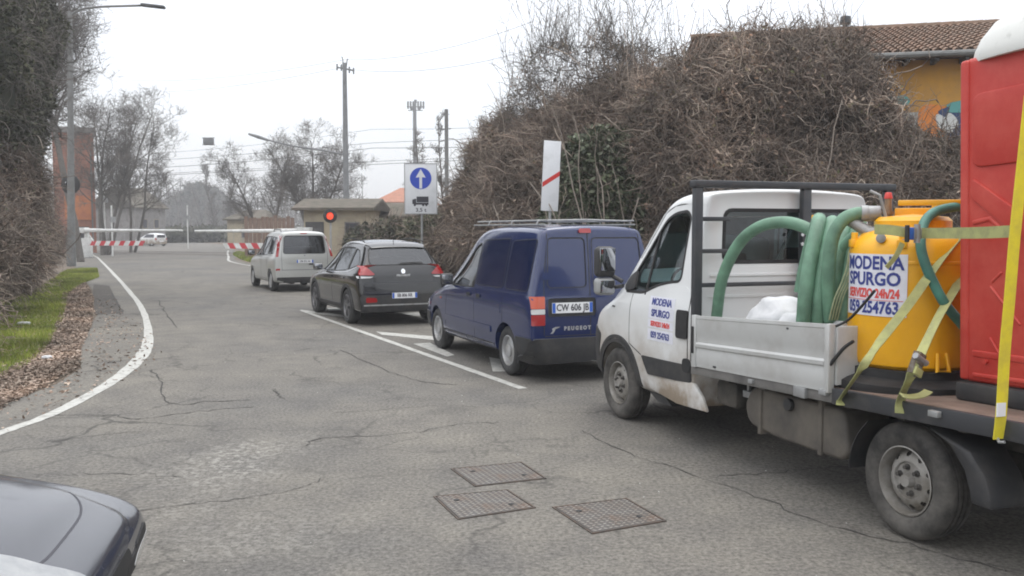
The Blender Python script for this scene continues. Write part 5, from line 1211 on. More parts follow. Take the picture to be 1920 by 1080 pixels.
for s, sd in ((1, 'L'), (-1, 'R')):
    lb = MB(); ksh.line(lb, [(1.24, .36), (1.24, 1.7)], sd, .01); ksh.line(lb, [(.38, .60), (.38, 1.7)], sd, .01); ksh.line(lb, [(2.3, 1.06), (2.34, .8), (2.28, .36)], sd, .01); ksh.line(lb, [(.45, .37), (2.28, .36)], sd, .01); ksh.line(lb, [(-.30, 1.07), (.36, 1.06)], sd, .012); lb.build('door_gap', M['ink'], kb)
    ksh.patch('rear_lamp', round_poly([(s*.85, 1.04), (s*.78, 1.04), (s*.725, 1.35), (s*.67, 1.70), (s*.70, 1.70), (s*.775, 1.35)], .02), M['red_lamp'], kb, 'B', .014, .03, .06)
    ksh.patch('reflector', round_poly([(s*.86, .60), (s*.74, .60), (s*.74, .70), (s*.86, .70)], .02), M['red_lamp'], kb, 'B', .014, .02, .06)
    ksh.patch('door_handle', round_poly([(1.38, .92), (1.52, .92), (1.52, .95), (1.38, .95)], .01), M['silver_paint'], kb, sd, .018, .02, .06)
    door_mirror(K_, (2.22, s*.90, 1.12), s, M['black'], (.12, .22, .16))
    for x in (.1, 1.2): MB().tube([(x-.35, s*.60, 1.79), (x-.28, s*.60, 1.85), (x+.55, s*.60, 1.86), (x+.62, s*.60, 1.80)], .014, 6).build('roof_rail', M['plastic'], kb) if x < 1 else None
    for x in (0, 2.697): wheel_car(K_, (x, s*.79, .32), s, .32, .20, .20, 'cap', M['hubcap'])
ksh.patch('lower_bumper', round_poly([(.82, .28), (-.82, .28), (-.84, .44), (.84, .44)], .04), M['plastic'], kb, 'B', .010, .02, .08)
ksh.patch('rear_bumper', round_poly([(.86, .44), (-.86, .44), (-.86, .64), (.86, .64)], .04), M['silver_paint'], kb, 'B', .035, .05, .06)
lb = MB(); ksh.line(lb, [(.68, .66), (.69, 1.1), (.60, 1.72)], 'B', .01); ksh.line(lb, [(-.68, .66), (-.69, 1.1), (-.60, 1.72)], 'B', .01); ksh.line(lb, [(-.7, .655), (.7, .655)], 'B', .012); lb.build('tailgate_gap', M['ink'], kb)
ksh.patch('plate_recess', round_poly([(.60, .86), (-.62, .86), (-.60, .99), (.58, .99)], .03), M['silver_paint'], kb, 'B', .012, .02, .1)
ksh.patch('grab_handle', round_poly([(-.12, .80), (-.30, .80), (-.30, .84), (-.12, .84)], .01), M['black'], kb, 'B', .02, .02, .1)
plate(kb, ksh, .0, .905, 'DM 452 XA', .50, .10, .016, .08)
ksh.patch('badge', [(0, 1.05), (-.025, 1.085), (0, 1.12), (.025, 1.085)], M['chrome'], kb, 'B', .008, .01, .2)
ksh.patch('high_brake_lamp', round_poly([(.10, 1.72), (-.10, 1.72), (-.10, 1.745), (.10, 1.745)], .01), M['red_lamp'], kb, 'B', .010, .02, .1)
for y in (.37, -.37): seat(K_, 1.35, y, .64)
seat(K_, .5, 0, .66, 1.2)

# dark car in the near left corner: only its front left corner is in view
POSE['near'] = (-5.03, 2.66, math.atan2(-.975, .22))
Nc = vehicle('passing_car', 'near', 'dark blue-grey car with its bonnet and headlight in the near left corner', 'car')
rear = lerpf([(.3, -.78), (.8, -.80), (1.1, -.72), (1.45, -.35)]); front = lerpf([(.2, 3.48), (.42, 3.59), (.54, 3.57), (.63, 3.50), (.72, 3.38), (.82, 3.2)])
nst = [('r', 0, .25, .90, 1.34, .76, .52, .02), ('r', .03, .24, .91, 1.37, .82, .56, .02), ('r', .12, .23, .92, 1.40, .86, .58, .03),
       ('m', .2, .22, .93, 1.45, .875, .60, .03), ('m', .85, .22, .93, 1.47, .88, .61, .03), ('m', 1.25, .22, .92, 1.42, .88, .60, .035), ('m', 1.5, .22, .91, 1.33, .88, .60, .04, .08),
       ('m', 1.95, .22, .90, 1.12, .88, .64, .05, .06), ('m', 2.25, .22, .86, .97, .88, .68, .055, .04), ('m', 2.5, .22, .80, .90, .88, .64, .05, .04), ('m', 2.9, .22, .72, .81, .865, .57, .05, .045), ('m', 3.15, .22, .67, .755, .85, .55, .05, .045), ('m', 3.30, .22, .635, .71, .83, .53, .045, .04),
       ('f', .07, .23, .59, .655, .80, .52, .035, .04), ('f', .02, .24, .55, .61, .76, .50, .03, .03), ('f', 0, .26, .51, .57, .68, .44, .02)]
sw = [round_poly([(2.05, .96), (1.55, 1.25), (1.30, 1.33), (1.12, 1.345), (1.12, .96)], .04), round_poly([(1.06, .96), (1.06, 1.35), (.5, 1.35), (.2, 1.28), (.16, 1.0)], .05)]
nsh, nb_ = car_body(Nc, nst, rear, front, 2.58, .315, M['dark_blue_paint'], sw, [round_poly([(.6, 1.05), (-.6, 1.05), (-.5, 1.34), (.5, 1.34)], .06)], M['glass_dark'], .045, 3, ws=round_poly([(-.62, 1.04), (.62, 1.04), (.50, 1.34), (-.50, 1.34)], .05), inner_ids=(2, -8))
for s, sd in ((1, 'L'), (-1, 'R')):
    hp_ = [(s*.36, .50), (s*.52, .47), (s*.78, .47), (s*.80, .53), (s*.70, .55), (s*.50, .55), (s*.40, .535)]
    if s > 0: hp_ = [(a, b_-.10) for a, b_ in hp_]
    nsh.patch('headlight', round_poly(hp_, .03), M['clear_lamp'], nb_, 'F', .008, .03, .04)
    if s < 0: nsh.patch('headlight_top', round_poly([(3.54, -.24), (3.40, -.30), (3.1, -.42), (2.9, -.53), (2.95, -.66), (3.25, -.70), (3.46, -.58), (3.54, -.4)], .04), M['head_lamp'], nb_, 'T', .006, .03, .04)
    if s < 0: nsh.patch('headlight_side', round_poly([(3.55, .50), (3.30, .52), (3.02, .62), (2.98, .675), (3.20, .665), (3.42, .625), (3.54, .60)], .03), M['clear_lamp'], nb_, sd, .008, .03, .04)
    lb = MB(); nsh.line(lb, smooth_path([(3.40, 0, 0), (3.39, s*.28, 0), (3.33, s*.46, 0), (3.20, s*.58, 0), (3.0, s*.64, 0), (2.4, s*.70, 0)], 6) and [tuple(p[:2]) for p in smooth_path([(3.40, 0, 0), (3.39, s*.28, 0), (3.33, s*.46, 0), (3.20, s*.58, 0), (3.0, s*.64, 0), (2.4, s*.70, 0)], 6)], 'T', .009, .0015); nsh.line(lb, [(2.05, .93), (2.1, .7), (2.05, .3)], sd); lb.build('bonnet_gap', M['ink'], nb_)
    nsh.patch('fog_grille', round_poly([(s*.40, .36), (s*.70, .38), (s*.68, .50), (s*.42, .48)], .03), M['black'], nb_, 'F', .006, .02, .06)
    nsh.patch('bumper_corner', round_poly([(s*.80, .24), (s*.20, .24), (s*.20, .46), (s*.46, .46), (s*.80, .48)], .03), M['black'], nb_, 'F', .006, .02, .05)
    nsh.patch('bumper_lower', round_poly([(3.55, .26), (2.98, .26), (3.02, .46), (3.54, .48)], .03), M['plastic'], nb_, sd, .010, .02, .06)
    for x in (0, 2.58): wheel_car(Nc, (x, s*.76, .315), s, .315, .2, .2, 'alloy', M['alloy'])
nsh.patch('grille', round_poly([(-.30, .36), (.30, .36), (.27, .52), (-.27, .52)], .04), M['black'], nb_, 'F', .006, .02, .06)

# far white car beyond the crossing
c = gnd(301, 461.5); W_ = empty('far_car', (c.x-.4, c.y+.3, 0), R(58)+pi/2, 'small white car driving away beyond the level crossing', 'car')
fst = [('m', -.62, .25, .85, 1.25, .78, .58, .02), ('m', -.55, .22, .86, 1.36, .84, .62, .03), ('m', .2, .2, .86, 1.48, .86, .64, .03), ('m', 1.0, .2, .86, 1.46, .86, .64, .03), ('m', 1.9, .2, .84, 1.02, .86, .66, .04), ('m', 2.9, .2, .76, .84, .84, .6, .03), ('m', 3.2, .25, .6, .68, .76, .5, .02)]
fm = loft(fst, lambda z: 0, lambda z: 3, lv=2); fsh = Shell(fm); fb = link('body', fm, M['white_paint'], W_, 40)
fsh.patch('rear_window', round_poly([(.56, .96), (-.56, .96), (-.5, 1.28), (.5, 1.28)], .05), M['glass_dark'] if 0 else M['ink'], fb, 'B', .004)
fsh.patch('side_window', round_poly([(-.35, .95), (1.7, .95), (1.1, 1.34), (-.2, 1.32)], .05), M['ink'], fb, 'L', .004); fsh.patch('side_window', round_poly([(-.35, .95), (1.7, .95), (1.1, 1.34), (-.2, 1.32)], .05), M['ink'], fb, 'R', .004)
for s in (1, -1): fsh.patch('rear_lamp', [(s*.78, .70), (s*.6, .70), (s*.6, .92), (s*.78, .92)], M['red_lamp'], fb, 'B', .01)
fsh.patch('number_plate', [(.28, .5), (-.28, .5), (-.28, .62), (.28, .62)], M['plate'], fb, 'B', .01)
for x in (0, 2.4):
    for s in (1, -1): wheel_car(W_, (x, s*.74, .30), s, .30, .18, .19, 'cap', M['hubcap'])

# ------------------------------------------------------------------ signs
M['sign_white'] = worn('sign_white', (.66, .68, .70), (.50, .52, .52), .45, 5, bs=0, lo=.5, hi=.9)
M['sign_blue'] = bsdf('sign_blue', (.015, .055, .42), .35)[0]
M['sign_red'] = bsdf('sign_red', (.50, .025, .02), .35)[0]
Z = 23.6; c = at(789, 354, Z); s = F/Z
sg = empty('road_sign', (c.x, c.y, 0), 0, 'white rectangular road sign with a blue disc and white up arrow over a lorry symbol', 'road sign')
w2, h2 = 59/s/2, 92/s/2; zc = c.z
MB().box((0, 0, zc), (2*w2, .012, 2*h2)).build('panel', M['sign_white'], sg, .004)
e = MB(); 
for sx in (1, -1): e.box((sx*(w2+.008), .004, zc), (.02, .03, 2*h2+.03))
for sz in (1, -1): e.box((0, .004, zc+sz*(h2+.008)), (2*w2, .03, .02))
e.build('frame', M['galv'], sg)
MB().cyl((0, -.004, zc+.21*h2*2), (0, -.010, zc+.21*h2*2), .28, 40).build('blue_disc', M['sign_blue'], sg)
q = zc+.21*h2*2; MB().prism([(-.035, q-.26), (.035, q-.26), (.035, q+.03), (.13, q+.02), (0, q+.24), (-.13, q+.02), (-.035, q+.03)], -.0102, -.0135).build('arrow', M['sign_white'], sg)
MB().prism([(-.22, zc-.39), (-.22, zc-.28), (-.16, zc-.26), (-.12, zc-.26), (-.12, zc-.36), (.20, zc-.36), (.20, zc-.41), (-.12, zc-.41)], -.006, -.010).box((.045, -.008, zc-.275), (.31, .004, .15)).build('lorry_symbol', M['ink'], sg)
e = MB()
for x in (-.16, .06, .14): e.cyl((x, -.006, zc-.42), (x, -.010, zc-.42), .03, 12)
e.each('symbol_wheels', M['ink'], sg)
text_obj('lettering', '3,5 t', .14, M['ink'], sg, lambda x, y: (x, -.0085, zc-.55+y), 1.1, .002)
MB().cyl((.02, .045, 0), (.02, .045, zc+h2-.1), .03, 12).build('post', M['galv'], sg)
MB().box((.02, .02, zc+.4), (.12, .03, .04)).box((.02, .02, zc-.4), (.12, .03, .04)).each('bracket', M['galv'], sg)
Z = 16.6; c = at(1031, 330, Z); s = F/Z; mk_ = empty('crossing_marker', (c.x+.02, c.y+.05, 0), 0, 'narrow tilted white marker board with one red diagonal stripe', 'marker board')
w2, h2 = 33/s/2, 130/s/2; rt_ = Matrix.Rotation(R(2.6), 3, 'Y') @ Matrix.Rotation(.25, 3, 'Z'); zc = c.z
o = MB().box((0, 0, 0), (2*w2, .02, 2*h2), rt_); o.v = [(x, y-.05, z+zc) for x, y, z in o.v]; o.build('board', M['sign_white'], mk_, .004)
P = [(-w2+.002, -.17), (w2-.002, .05), (w2-.002, .14), (-w2+.002, -.08)]; o = MB().prism(P, -.0105, -.0125); o.v = [tuple((rt_ @ Vector(v))+Vector((0, -.05, zc-.04))) for v in o.v]; o.build('red_stripe', M['sign_red'], mk_)
MB().cyl((-.02, -.01, 0), (-.01, -.01, zc+.3), .028, 12).build('post', M['galv'], mk_)

# crossing signals
M['signal_black'] = bsdf('signal_black', (.012, .012, .012), .6)[0]
rl_, nt_, b_ = bsdf('lit_red_lamp', (.7, .05, .02), .3); b_.inputs['Emission Color'].default_value = (1, .07, .02, 1); b_.inputs['Emission Strength'].default_value = 1.1; M['lit_red'] = rl_
def signal(px, py, Z, r, label, lit):
    c = at(px, py, Z); t = empty('crossing_signal', (c.x, c.y, 0), 0, label, 'signal light', 'level crossing signals')
    MB().cyl((0, .03, c.z), (0, -.0, c.z), r, 32).build('backboard', M['signal_black'], t, .01)
    MB().lathe([(.20, 0), (.20, -.12), (.185, -.12), (.185, 0)], (0, -.001, c.z), 'Y', 28).build('hood', M['signal_black'], t)
    MB().lathe([(.175, -.005), (.12, -.03), (0, -.045)], (0, -.001, c.z), 'Y', 24).build('lens', M['lit_red'] if lit else M['ink'], t)
    if not lit: MB().cyl((-.22, -.001, c.z+.1), (-.22, -.01, c.z+.1), .05, 12).build('reflector', M['sign_white'], t)
    MB().cyl((0, .08, 0), (0, .08, c.z), .05, 12).build('post', M['galv'], t); MB().box((0, .12, c.z), (.3, .18, .32)).build('housing', M['signal_black'], t, .02)
signal(619, 405, 45, .345, 'round black signal with a lit red lamp at the right of the crossing', True)
signal(132, 346, 47.5, .50, 'round black unlit signal on the left behind the tall lamp post', False)

# ------------------------------------------------------------------ level crossing
M['barrier_white'] = worn('barrier_white', (.66, .67, .65), (.45, .45, .43), .5, 3, bs=0)
M['barrier_red'] = bsdf('barrier_red', (.48, .02, .03), .45)[0]
def barrier(a_px, b_px, Ya, Yb, yboom, yskirt, sk_a, sk_b, label, period=1.0):
    A = at(a_px, yboom, Ya); B_ = at(b_px, yboom, Yb); t = empty('level_crossing_barrier', (A.x, A.y, 0), 0, label, 'barrier', 'barriers of the level crossing')
    o = Vector((A.x, A.y, 0)); A -= o; B_ -= o; d = (B_-A); L = d.length; u = d.normalized(); m = Matrix((u, Vector((-u.y, u.x, 0)), Vector((0, 0, 1)))).transposed()
    MB().cyl(A-u*.7, A+u*1.8, .15, 10, .12).cyl(A+u*1.8, B_, .11, 10, .055).build('boom', M['barrier_white'], t)
    MB().box(A-u*.45, (.9, .3, .36), m).build('counterweight', M['barrier_white'], t, .02)
    MB().box((A.x, A.y+.2, .65), (.55, .5, 1.3)).box((A.x, A.y+.2, 1.6), (.24, .3, .8)).build('drive_cabinet', M['barrier_white'], t, .03)
    zs = at(a_px, yskirt, Ya).z; zs2 = at(b_px, yskirt, Yb).z; s0, s1 = L*sk_a, L*sk_b; x = s0; k = 0
    while x < s1:
        e = min(x+period/2, s1); z = zs+(zs2-zs)*x/L; hb = .15; sh_ = .13
        v = [A+u*p for p in (x-sh_, e-sh_, e+sh_, x+sh_)]; mb = MB(); n_ = Vector((-u.y, u.x, 0))*.02
        q = [Vector((v[0].x, v[0].y, z-hb)), Vector((v[1].x, v[1].y, z-hb)), Vector((v[2].x, v[2].y, z+hb)), Vector((v[3].x, v[3].y, z+hb))]
        mb.add([p-n_ for p in q]+[p+n_ for p in q], [(0, 1, 2, 3), (7, 6, 5, 4), (0, 4, 5, 1), (1, 5, 6, 2), (2, 6, 7, 3), (3, 7, 4, 0)]).build('striped_board', M['barrier_red' if k % 2 == 0 else 'barrier_white'], t, smooth=None)
        x = e; k += 1
    h = MB()
    for i in range(int((s1-s0)/.8)+1): p = A+u*(s0+.3+i*.8); h.cyl((p.x, p.y, zs+.1), (p.x, p.y, A.z), .012, 4)
    h.build('hanger', M['galv'], t)
    p0 = A+u*.2; p1 = A+u*.9; MB().cyl((p0.x, p0.y, A.z-.1), (p1.x, p1.y, zs+.1), .04, 6).build('stay', M['barrier_white'], t)
barrier(160, 342, 60, 55, 432, 456, .06, .62, 'left barrier with red and white striped skirt, closed across the road')
barrier(560, 366, 47, 52, 433, 461, .02, .70, 'right barrier partly hidden behind the silver people carrier')
M['rail'] = worn('rail_steel', (.16, .11, .08), (.30, .29, .28), .5, 6, metal=.5)
M['ballast'] = worn('ballast', (.22, .20, .17), (.12, .10, .08), .95, 9, bs=1)
dr = Vector((.85, -.53, 0)).normalized(); nr_ = Vector((.53, .85, 0)).normalized(); c0 = Vector((-20, 63.5, 0))
flat_sheet('track_bed', [(c0-dr*110-nr_*1.5)[:2], (c0+dr*90-nr_*1.5)[:2], (c0+dr*90+nr_*8.5)[:2], (c0-dr*110+nr_*8.5)[:2]], -.006, M['ballast'])
e = MB(); mt_ = Matrix((dr, nr_, Vector((0, 0, 1)))).transposed()
for o_ in (1.0, 2.44, 5.0, 6.44): e.box(c0+nr_*o_+Vector((0, 0, -.015)), (180, .07, .06), mt_)
tag(e.build('rails', M['rail'], smooth=None), kind='structure')

# ------------------------------------------------------------------ poles, masts, wires
M['pole'] = worn('weathered_pole', (.17, .175, .17), (.11, .11, .105), .7, 3)
M['pole_far'] = worn('galvanised_mast', (.20, .21, .215), (.14, .145, .15), .6, 3)
Z = 46.; b0 = at(134, 500, Z); t = empty('street_lamp', (b0.x, b0.y, 0), 0, 'tall grey street lamp with one long arm reaching over the road on the left', 'street lamp')
tp_ = at(131, 22, Z)-Vector((b0.x, b0.y, 0)); MB().cyl((0, 0, 0), (tp_.x, 0, tp_.z), .20, 14, .11).build('post', M['pole'], t)
MB().cyl((0, 0, 0), (0, 0, 1.6), .23, 14, .22).build('base_sleeve', M['pole'], t)
arm = [at(px, py, Z-.01)-Vector((b0.x, b0.y, 0)) for px, py in ((131, 30), (150, 18), (185, 13), (240, 11), (275, 10))]; MB().tube(smooth_path(arm, 4), .055, 8).build('arm', M['pole'], t)
a_ = at(265, 9, Z)-Vector((b0.x, b0.y, 0)); b2_ = at(309, 14, Z)-Vector((b0.x, b0.y, 0)); d = (b2_-a_).normalized(); mm = Matrix((d, Vector((0, 1, 0)), d.cross(Vector((0, 1, 0))))).transposed()
MB().box((a_+b2_)/2, ((b2_-a_).length, .32, .15), mm).build('lamp_head', M['frame_grey'], t, .05, seg=3)
lamp_low = at(165, 140, Z+3)
Z = 54.4; b0 = gnd(649, 470); bx = at(650, 431, Z).x; t = empty('railway_mast', (bx, Z, 0), 0, 'tallest grey mast with small crossarms and a lamp arm pointing left over the hut', 'mast')
tz = at(646, 118, Z); MB().cyl((0, 0, 0), (tz.x-bx, 0, tz.z), .21, 14, .12).build('post', M['pole_far'], t)
e = MB(); s = Z/F
def P_(px, py): v = at(px, py, Z); return Vector((v.x-bx, 0, v.z))
e.tube([P_(643, 130), P_(643, 112), P_(641, 106)], .035, 5).tube([P_(649, 130), P_(651, 112), P_(653, 110)], .035, 5).tube([P_(632, 126), P_(662, 132)], .05, 6)
for px, py in ((632, 126), (640, 127), (655, 131), (663, 133)): e.cyl(P_(px, py-6), P_(px, py+6), .05, 6)
e.build('crossarm', M['pole_far'], t)
e = MB(); e.tube([P_(647, 290), P_(600, 281), P_(550, 274), P_(500, 262)], [.06, .06, .05, .05], 6); e.build('lamp_arm', M['pole_far'], t)
e = MB().tube([P_(503, 263), P_(485, 257), P_(466, 251)], [.07, .10, .06], 8).build('lamp_head', M['pole_far'], t)
Z = 50.4; bx = at(838, 431, Z).x; t = empty('catenary_pole', (bx, Z, 0), 0, 'plain dark catenary pole at the left edge of the brambles', 'pole')
MB().cyl((0, 0, 0), (0, 0, at(838, 205, Z).z), .12, 10, .10).build('post', M['pole'], t); MB().tube([P_(818, 244), P_(846, 241)], .03, 5).tube([P_(822, 266), P_(840, 262)], .03, 5).each('bracket', M['pole'], t)
Z = 140.; bx = at(779, 431, Z).x; t = empty('telecom_mast', (bx, Z, 0), 0, 'distant telecom mast with a ring of antennas above the blue arrow sign', 'mast')
MB().cyl((0, 0, 0), (0, 0, at(779, 192, Z).z), .40, 12, .26).build('post', M['pole_far'], t)
e = MB()
for px in (765, 770, 775, 784, 789, 794): e.box(P_(px, 197), (.26, .2, 1.1))
for px, py in ((772, 203), (786, 203), (779, 190)): e.box(P_(px, py), (.4, .3, .5))
e.tube([P_(763, 200), P_(796, 200)], .07, 5).tube([P_(765, 207), P_(793, 207)], .06, 5).build('antennas', M['pole_far'], t)
# overhead wires run along the tracks
M['wire'] = bsdf('wire', (.09, .09, .095), .6)[0]
def wire(za, zb_, n0, n1, sag, r, parent):
    e = MB(); 
    for k in range(n0, n1):
        a = c0+nr_*4+dr*(k*40-30); b_ = c0+nr_*4+dr*((k+1)*40-30); e.tube([(a.lerp(b_, u)+Vector((0, 0, za+(zb_-za)*u-4*sag*u*(1-u)))) for u in np.linspace(0, 1, 9)], r, 4)
    return e
wr = MB()
for z_, sg_, r_ in ((7.7, .25, .016), (7.35, .5, .02), (6.25, .02, .02), (6.45, .1, .016), (8.6, .6, .012)):
    e = wire(z_, z_, -3, 3, sg_, r_, None); wr.add(e.v, e.f)
for k in range(-60, 60, 3):
    p = c0+nr_*4+dr*(k*1.1); wr.cyl(p+Vector((0, 0, 6.27)), p+Vector((0, 0, 7.0)), .008, 3)
tag(wr.build('catenary_wires', M['wire'], smooth=None), 'thin catenary wires strung across the view above the level crossing', 'wires')
e = MB(); m0 = at(646, 118, 54.4)
for (px, py, Y), (qx, qy, Y2) in (((646, 112, 54.4), (1000, 40, 40)), ((646, 112, 54.4), (240, 150, 90)), ((640, 127, 54.4), (240, 172, 90)), ((655, 130, 54.4), (1000, 92, 42))):
    a, b_ = at(px, py, Y), at(qx, qy, Y2); e.tube([a.lerp(b_, u)-Vector((0, 0, 1.2*u*(1-u)*4*.4)) for u in np.linspace(0, 1, 10)], .010, 4)
tag(e.build('line_wires', M['wire'], smooth=None), 'faint overhead wires fanning out from the top of the tall mast', 'wires')
c = at(391, 265, 66); t = empty('wire_box', (c.x, c.y, c.z), 0, 'small grey box hanging on the wires above the road', 'wire fitting')
MB().box((0, 0, 0), (.72, .3, .42)).build('box', M['pole_far'], t, .02); MB().box((0, 0, .25), (.9, .05, .05)).box((0, 0, -.25), (.9, .05, .05)).build('clamp', M['pole'], t)

# ------------------------------------------------------------------ buildings
def brick_mat(name, a, b2, mortar, sc=1.):
    m, nt, b = bsdf(name, a, .9, spec=.2); co = N(nt, 'ShaderNodeTexCoord').outputs['Object']
    mp = N(nt, 'ShaderNodeMapping'); mp.inputs['Rotation'].default_value = (pi/2, 0, 0); nt.links.new(co, mp.inputs[0])
    t = N(nt, 'ShaderNodeTexBrick'); t.inputs['Scale'].default_value = 1; t.inputs['Brick Width'].default_value = .26*sc; t.inputs['Row Height'].default_value = .075*sc; t.inputs['Mortar Size'].default_value = .01*sc
    t.inputs['Color1'].default_value = (*a, 1); t.inputs['Color2'].default_value = (*b2, 1); t.inputs['Mortar'].default_value = (*mortar, 1); nt.links.new(mp.outputs[0], t.inputs[0])
    n = ramp(nt, noise(nt, .7, 6, co), [(.3, (.7,)*3), (.7, (1.2,)*3)]); nt.links.new(mixc(nt, 1., t.outputs[0], n, 'MULTIPLY'), b.inputs['Base Color']); return m
M['brick'] = brick_mat('red_brick', (.36, .125, .075), (.26, .10, .065), (.30, .24, .20)); M['concrete'] = worn('concrete', (.22, .21, .20), (.13, .12, .11), .9, 2)
Z = 72.; a, b_ = at(90, 431, Z), at(160, 431, Z); bw = b_.x-a.x; top = at(130, 246, Z).z
t = empty('brick_tower', ((a.x+b_.x)/2, Z+bw/2, 0), R(4), 'square red brick tower with a grey flat cap behind the tall lamp post', 'tower')
MB().box((0, 0, top/2), (bw, bw, top)).build('wall', M['brick'], t); t.rotation_euler = (0, 0, R(26)); MB().box((0, 0, top+.06), (bw+.35, bw+.35, .32)).box((0, 0, top+.28), (bw+.15, bw+.15, .16)).build('roof', M['concrete'], t, .03)
MB().box((.2, -bw/2-.02, 3.6), (1.9, .05, 1.9)).build('patched_plaster', worn('orange_plaster', (.52, .20, .08), (.36, .13, .08), .9, 1.4), t)
MB().box((.5, -bw/2-.02, 1.05), (.9, .06, 2.1)).build('door', M['plastic'], t, .01); MB().box((bw/2-.25, -bw/2-.03, top*.45), (.1, .08, top*.8)).build('drain_pipe', M['pole'], t)
M['plaster'] = worn('cream_plaster', (.40, .35, .25), (.27, .235, .18), .9, 1.2); M['roof_old'] = worn('mossy_roof', (.125, .105, .085), (.06, .062, .04), .95, 2.2, bs=.8)
M['terracotta'] = worn('terracotta', (.38, .17, .11), (.25, .13, .09), .9, 2.5, bs=.6); M['dark_wood'] = worn('dark_door', (.05, .05, .05), (.08, .075, .07), .8, 3)
def roof_mesh(x0, x1, y0, y1, z0, z1, hip=0., th=.12, over=.35):
    ym = (y0+y1)/2; x0 -= over; x1 += over; y0 -= over; y1 += over
    v = [(x0, y0, z0), (x1, y0, z0), (x1, y1, z0), (x0, y1, z0), (x0+hip, ym, z1), (x1-hip, ym, z1)]
    v += [(x, y, z-th) for x, y, z in v]
    return MB().add(v, [(0, 1, 5, 4), (2, 3, 4, 5), (3, 0, 4), (1, 2, 5), (0, 6, 7, 1), (1, 7, 8, 2), (2, 8, 9, 3), (3, 9, 6, 0), (7, 6, 10, 11), (9, 8, 11, 10), (6, 9, 10), (8, 7, 11)])
def house(name, cat, label, cx, cy, w_, d_, he, hr, rz, wall, roof, hip=0., wins=(), door=None, chim=None, over=.35):
    t = empty(name, (cx, cy, 0), rz, label, cat); MB().box((0, 0, he/2), (w_, d_, he)).build('wall', M[wall], t)
    if not hip:
        MB().add([(sx*(w_/2-.01), y, z) for sx in (-1, 1) for y, z in ((-d_/2, he-.01), (d_/2, he-.01), (0, hr-.15))], [(0, 2, 1), (3, 4, 5), (0, 1, 4, 3), (0, 3, 5, 2), (1, 2, 5, 4)]).build('gable', M[wall], t, smooth=None)
    r = roof_mesh(-w_/2, w_/2, -d_/2, d_/2, he+.02, hr, hip, .14, over).build('roof', M[roof], t, smooth=None)
    if chim: MB().box((chim[0], chim[1], hr), (.45, .45, 1.3)).box((chim[0], chim[1], hr+.7), (.6, .6, .12)).build('chimney', M['concrete'], r)
    for wx, wz, ww, wh in wins:
        f = MB().box((wx, -d_/2-.01, wz), (ww, .06, wh)).build('window', M['plaster'] if wall != 'plaster' else M['concrete'], t); MB().box((wx, -d_/2-.035, wz), (ww-.14, .03, wh-.14)).build('pane', M['ink'], f)
    if door: MB().box((door[0], -d_/2-.02, door[2]/2), (door[1], .05, door[2])).build('door', M['dark_wood'], t, .01)
    return t
Z = 46.5; a = at(572, 431, Z); b_ = at(690, 431, Z)
house('hut', 'hut', 'low cream hut with a mossy overhanging roof and dark door behind the red signal', (a.x+b_.x)/2, Z+2, b_.x-a.x, 3.8, 2.95, 3.50, R(-3), 'plaster', 'roof_old', 0, [(.9, 1.8, .8, .9)], (-1.05, .95, 2.25), None, .5)
Z = 50.; a = at(690, 431, Z); b_ = at(770, 431, Z)
house('annexe', 'hut', 'small yellowish annexe with a low tiled roof right of the mossy hut', (a.x+b_.x)/2, Z+2, b_.x-a.x, 3.6, 2.6, 3.4, R(-3), 'plaster', 'roof_old', 0, [(0, 1.6, .7, .8)])
Z = 84.; a = at(712, 431, Z); b_ = at(800, 431, Z)
house('far_house', 'house', 'house with a pale terracotta hipped roof just left of the blue arrow sign', (a.x+b_.x)/2, Z+4, b_.x-a.x, 8, 4.4, 5.9, R(-4), 'plaster', 'terracotta', 1.8, [(-1, 2.6, .9, 1.2)])
Z = 112.; a = at(182, 431, Z); b_ = at(262, 431, Z)
house('grey_house', 'house', 'grey gabled house beyond the crossing behind the bare trees on the left', (a.x+b_.x)/2, Z+3, b_.x-a.x, 7, 4.6, 7.2, R(70), 'concrete', 'roof_old', 0, [(-1, 2.6, .9, 1.2), (1, 2.6, .9, 1.2)])
Z = 90.; a = at(430, 431, Z); b_ = at(500, 431, Z)
house('low_building', 'building', 'low cream building with a dark roof edge left of the brown fence', (a.x+b_.x)/2, Z+3, b_.x-a.x, 6, 2.9, 3.9, R(-5), 'plaster', 'roof_old', 1.2, [(0, 1.5, .8, .9)])
# brown board fence
Z = 58.; a = at(462, 431, Z); b_ = at(568, 431, Z); t = empty('board_fence', (a.x, Z, 0), R(-8), 'brown board fence between the low building and the hut', 'fence')
M['fence_wood'] = worn('brown_boards', (.16, .10, .075), (.24, .18, .14), .9, 2)
L_ = b_.x-a.x; n = int(L_/.28); me = None
for i in range(n):
    if me is None: me = MB().box((0, 0, 1.45), (.24, .03, 2.5)).mesh('board'); me.materials.append(M['fence_wood'])
    o = bpy.data.objects.new('board', me); col.objects.link(o); o.parent = t; o.location = (i*.28, random.uniform(-.015, .015), random.uniform(-.12, .08))
for i in range(0, n, 6): MB().box((i*.28, .07, 1.3), (.12, .12, 2.7)).build('post', M['fence_wood'], t)

# long building with tiled roof and painted orange wall on the right
by = -.235; be = at(1300, 105, 21.9); t = empty('tiled_building', (be.x+.3, 21.9, 0), by, 'long building with old tiled roof and orange graffiti wall behind the vines', 'building')
M['orange_wall'] = worn('orange_wall', (.58, .30, .05), (.42, .24, .08), .9, 1.5); M['tile'] = worn('old_roof_tiles', (.17, .115, .08), (.25, .15, .10), .9, 1.8, bs=.5)
LW, DW, HE, HR = 14., 11., 5.68, 7.52
MB().box((LW/2, DW/2, HE/2), (LW, DW, HE)).build('wall', M['orange_wall'], t)
roof = roof_mesh(0, LW, 0, DW, HE+.05, HR, 0, .12, .55).build('roof', M['tile'], t, smooth=None)
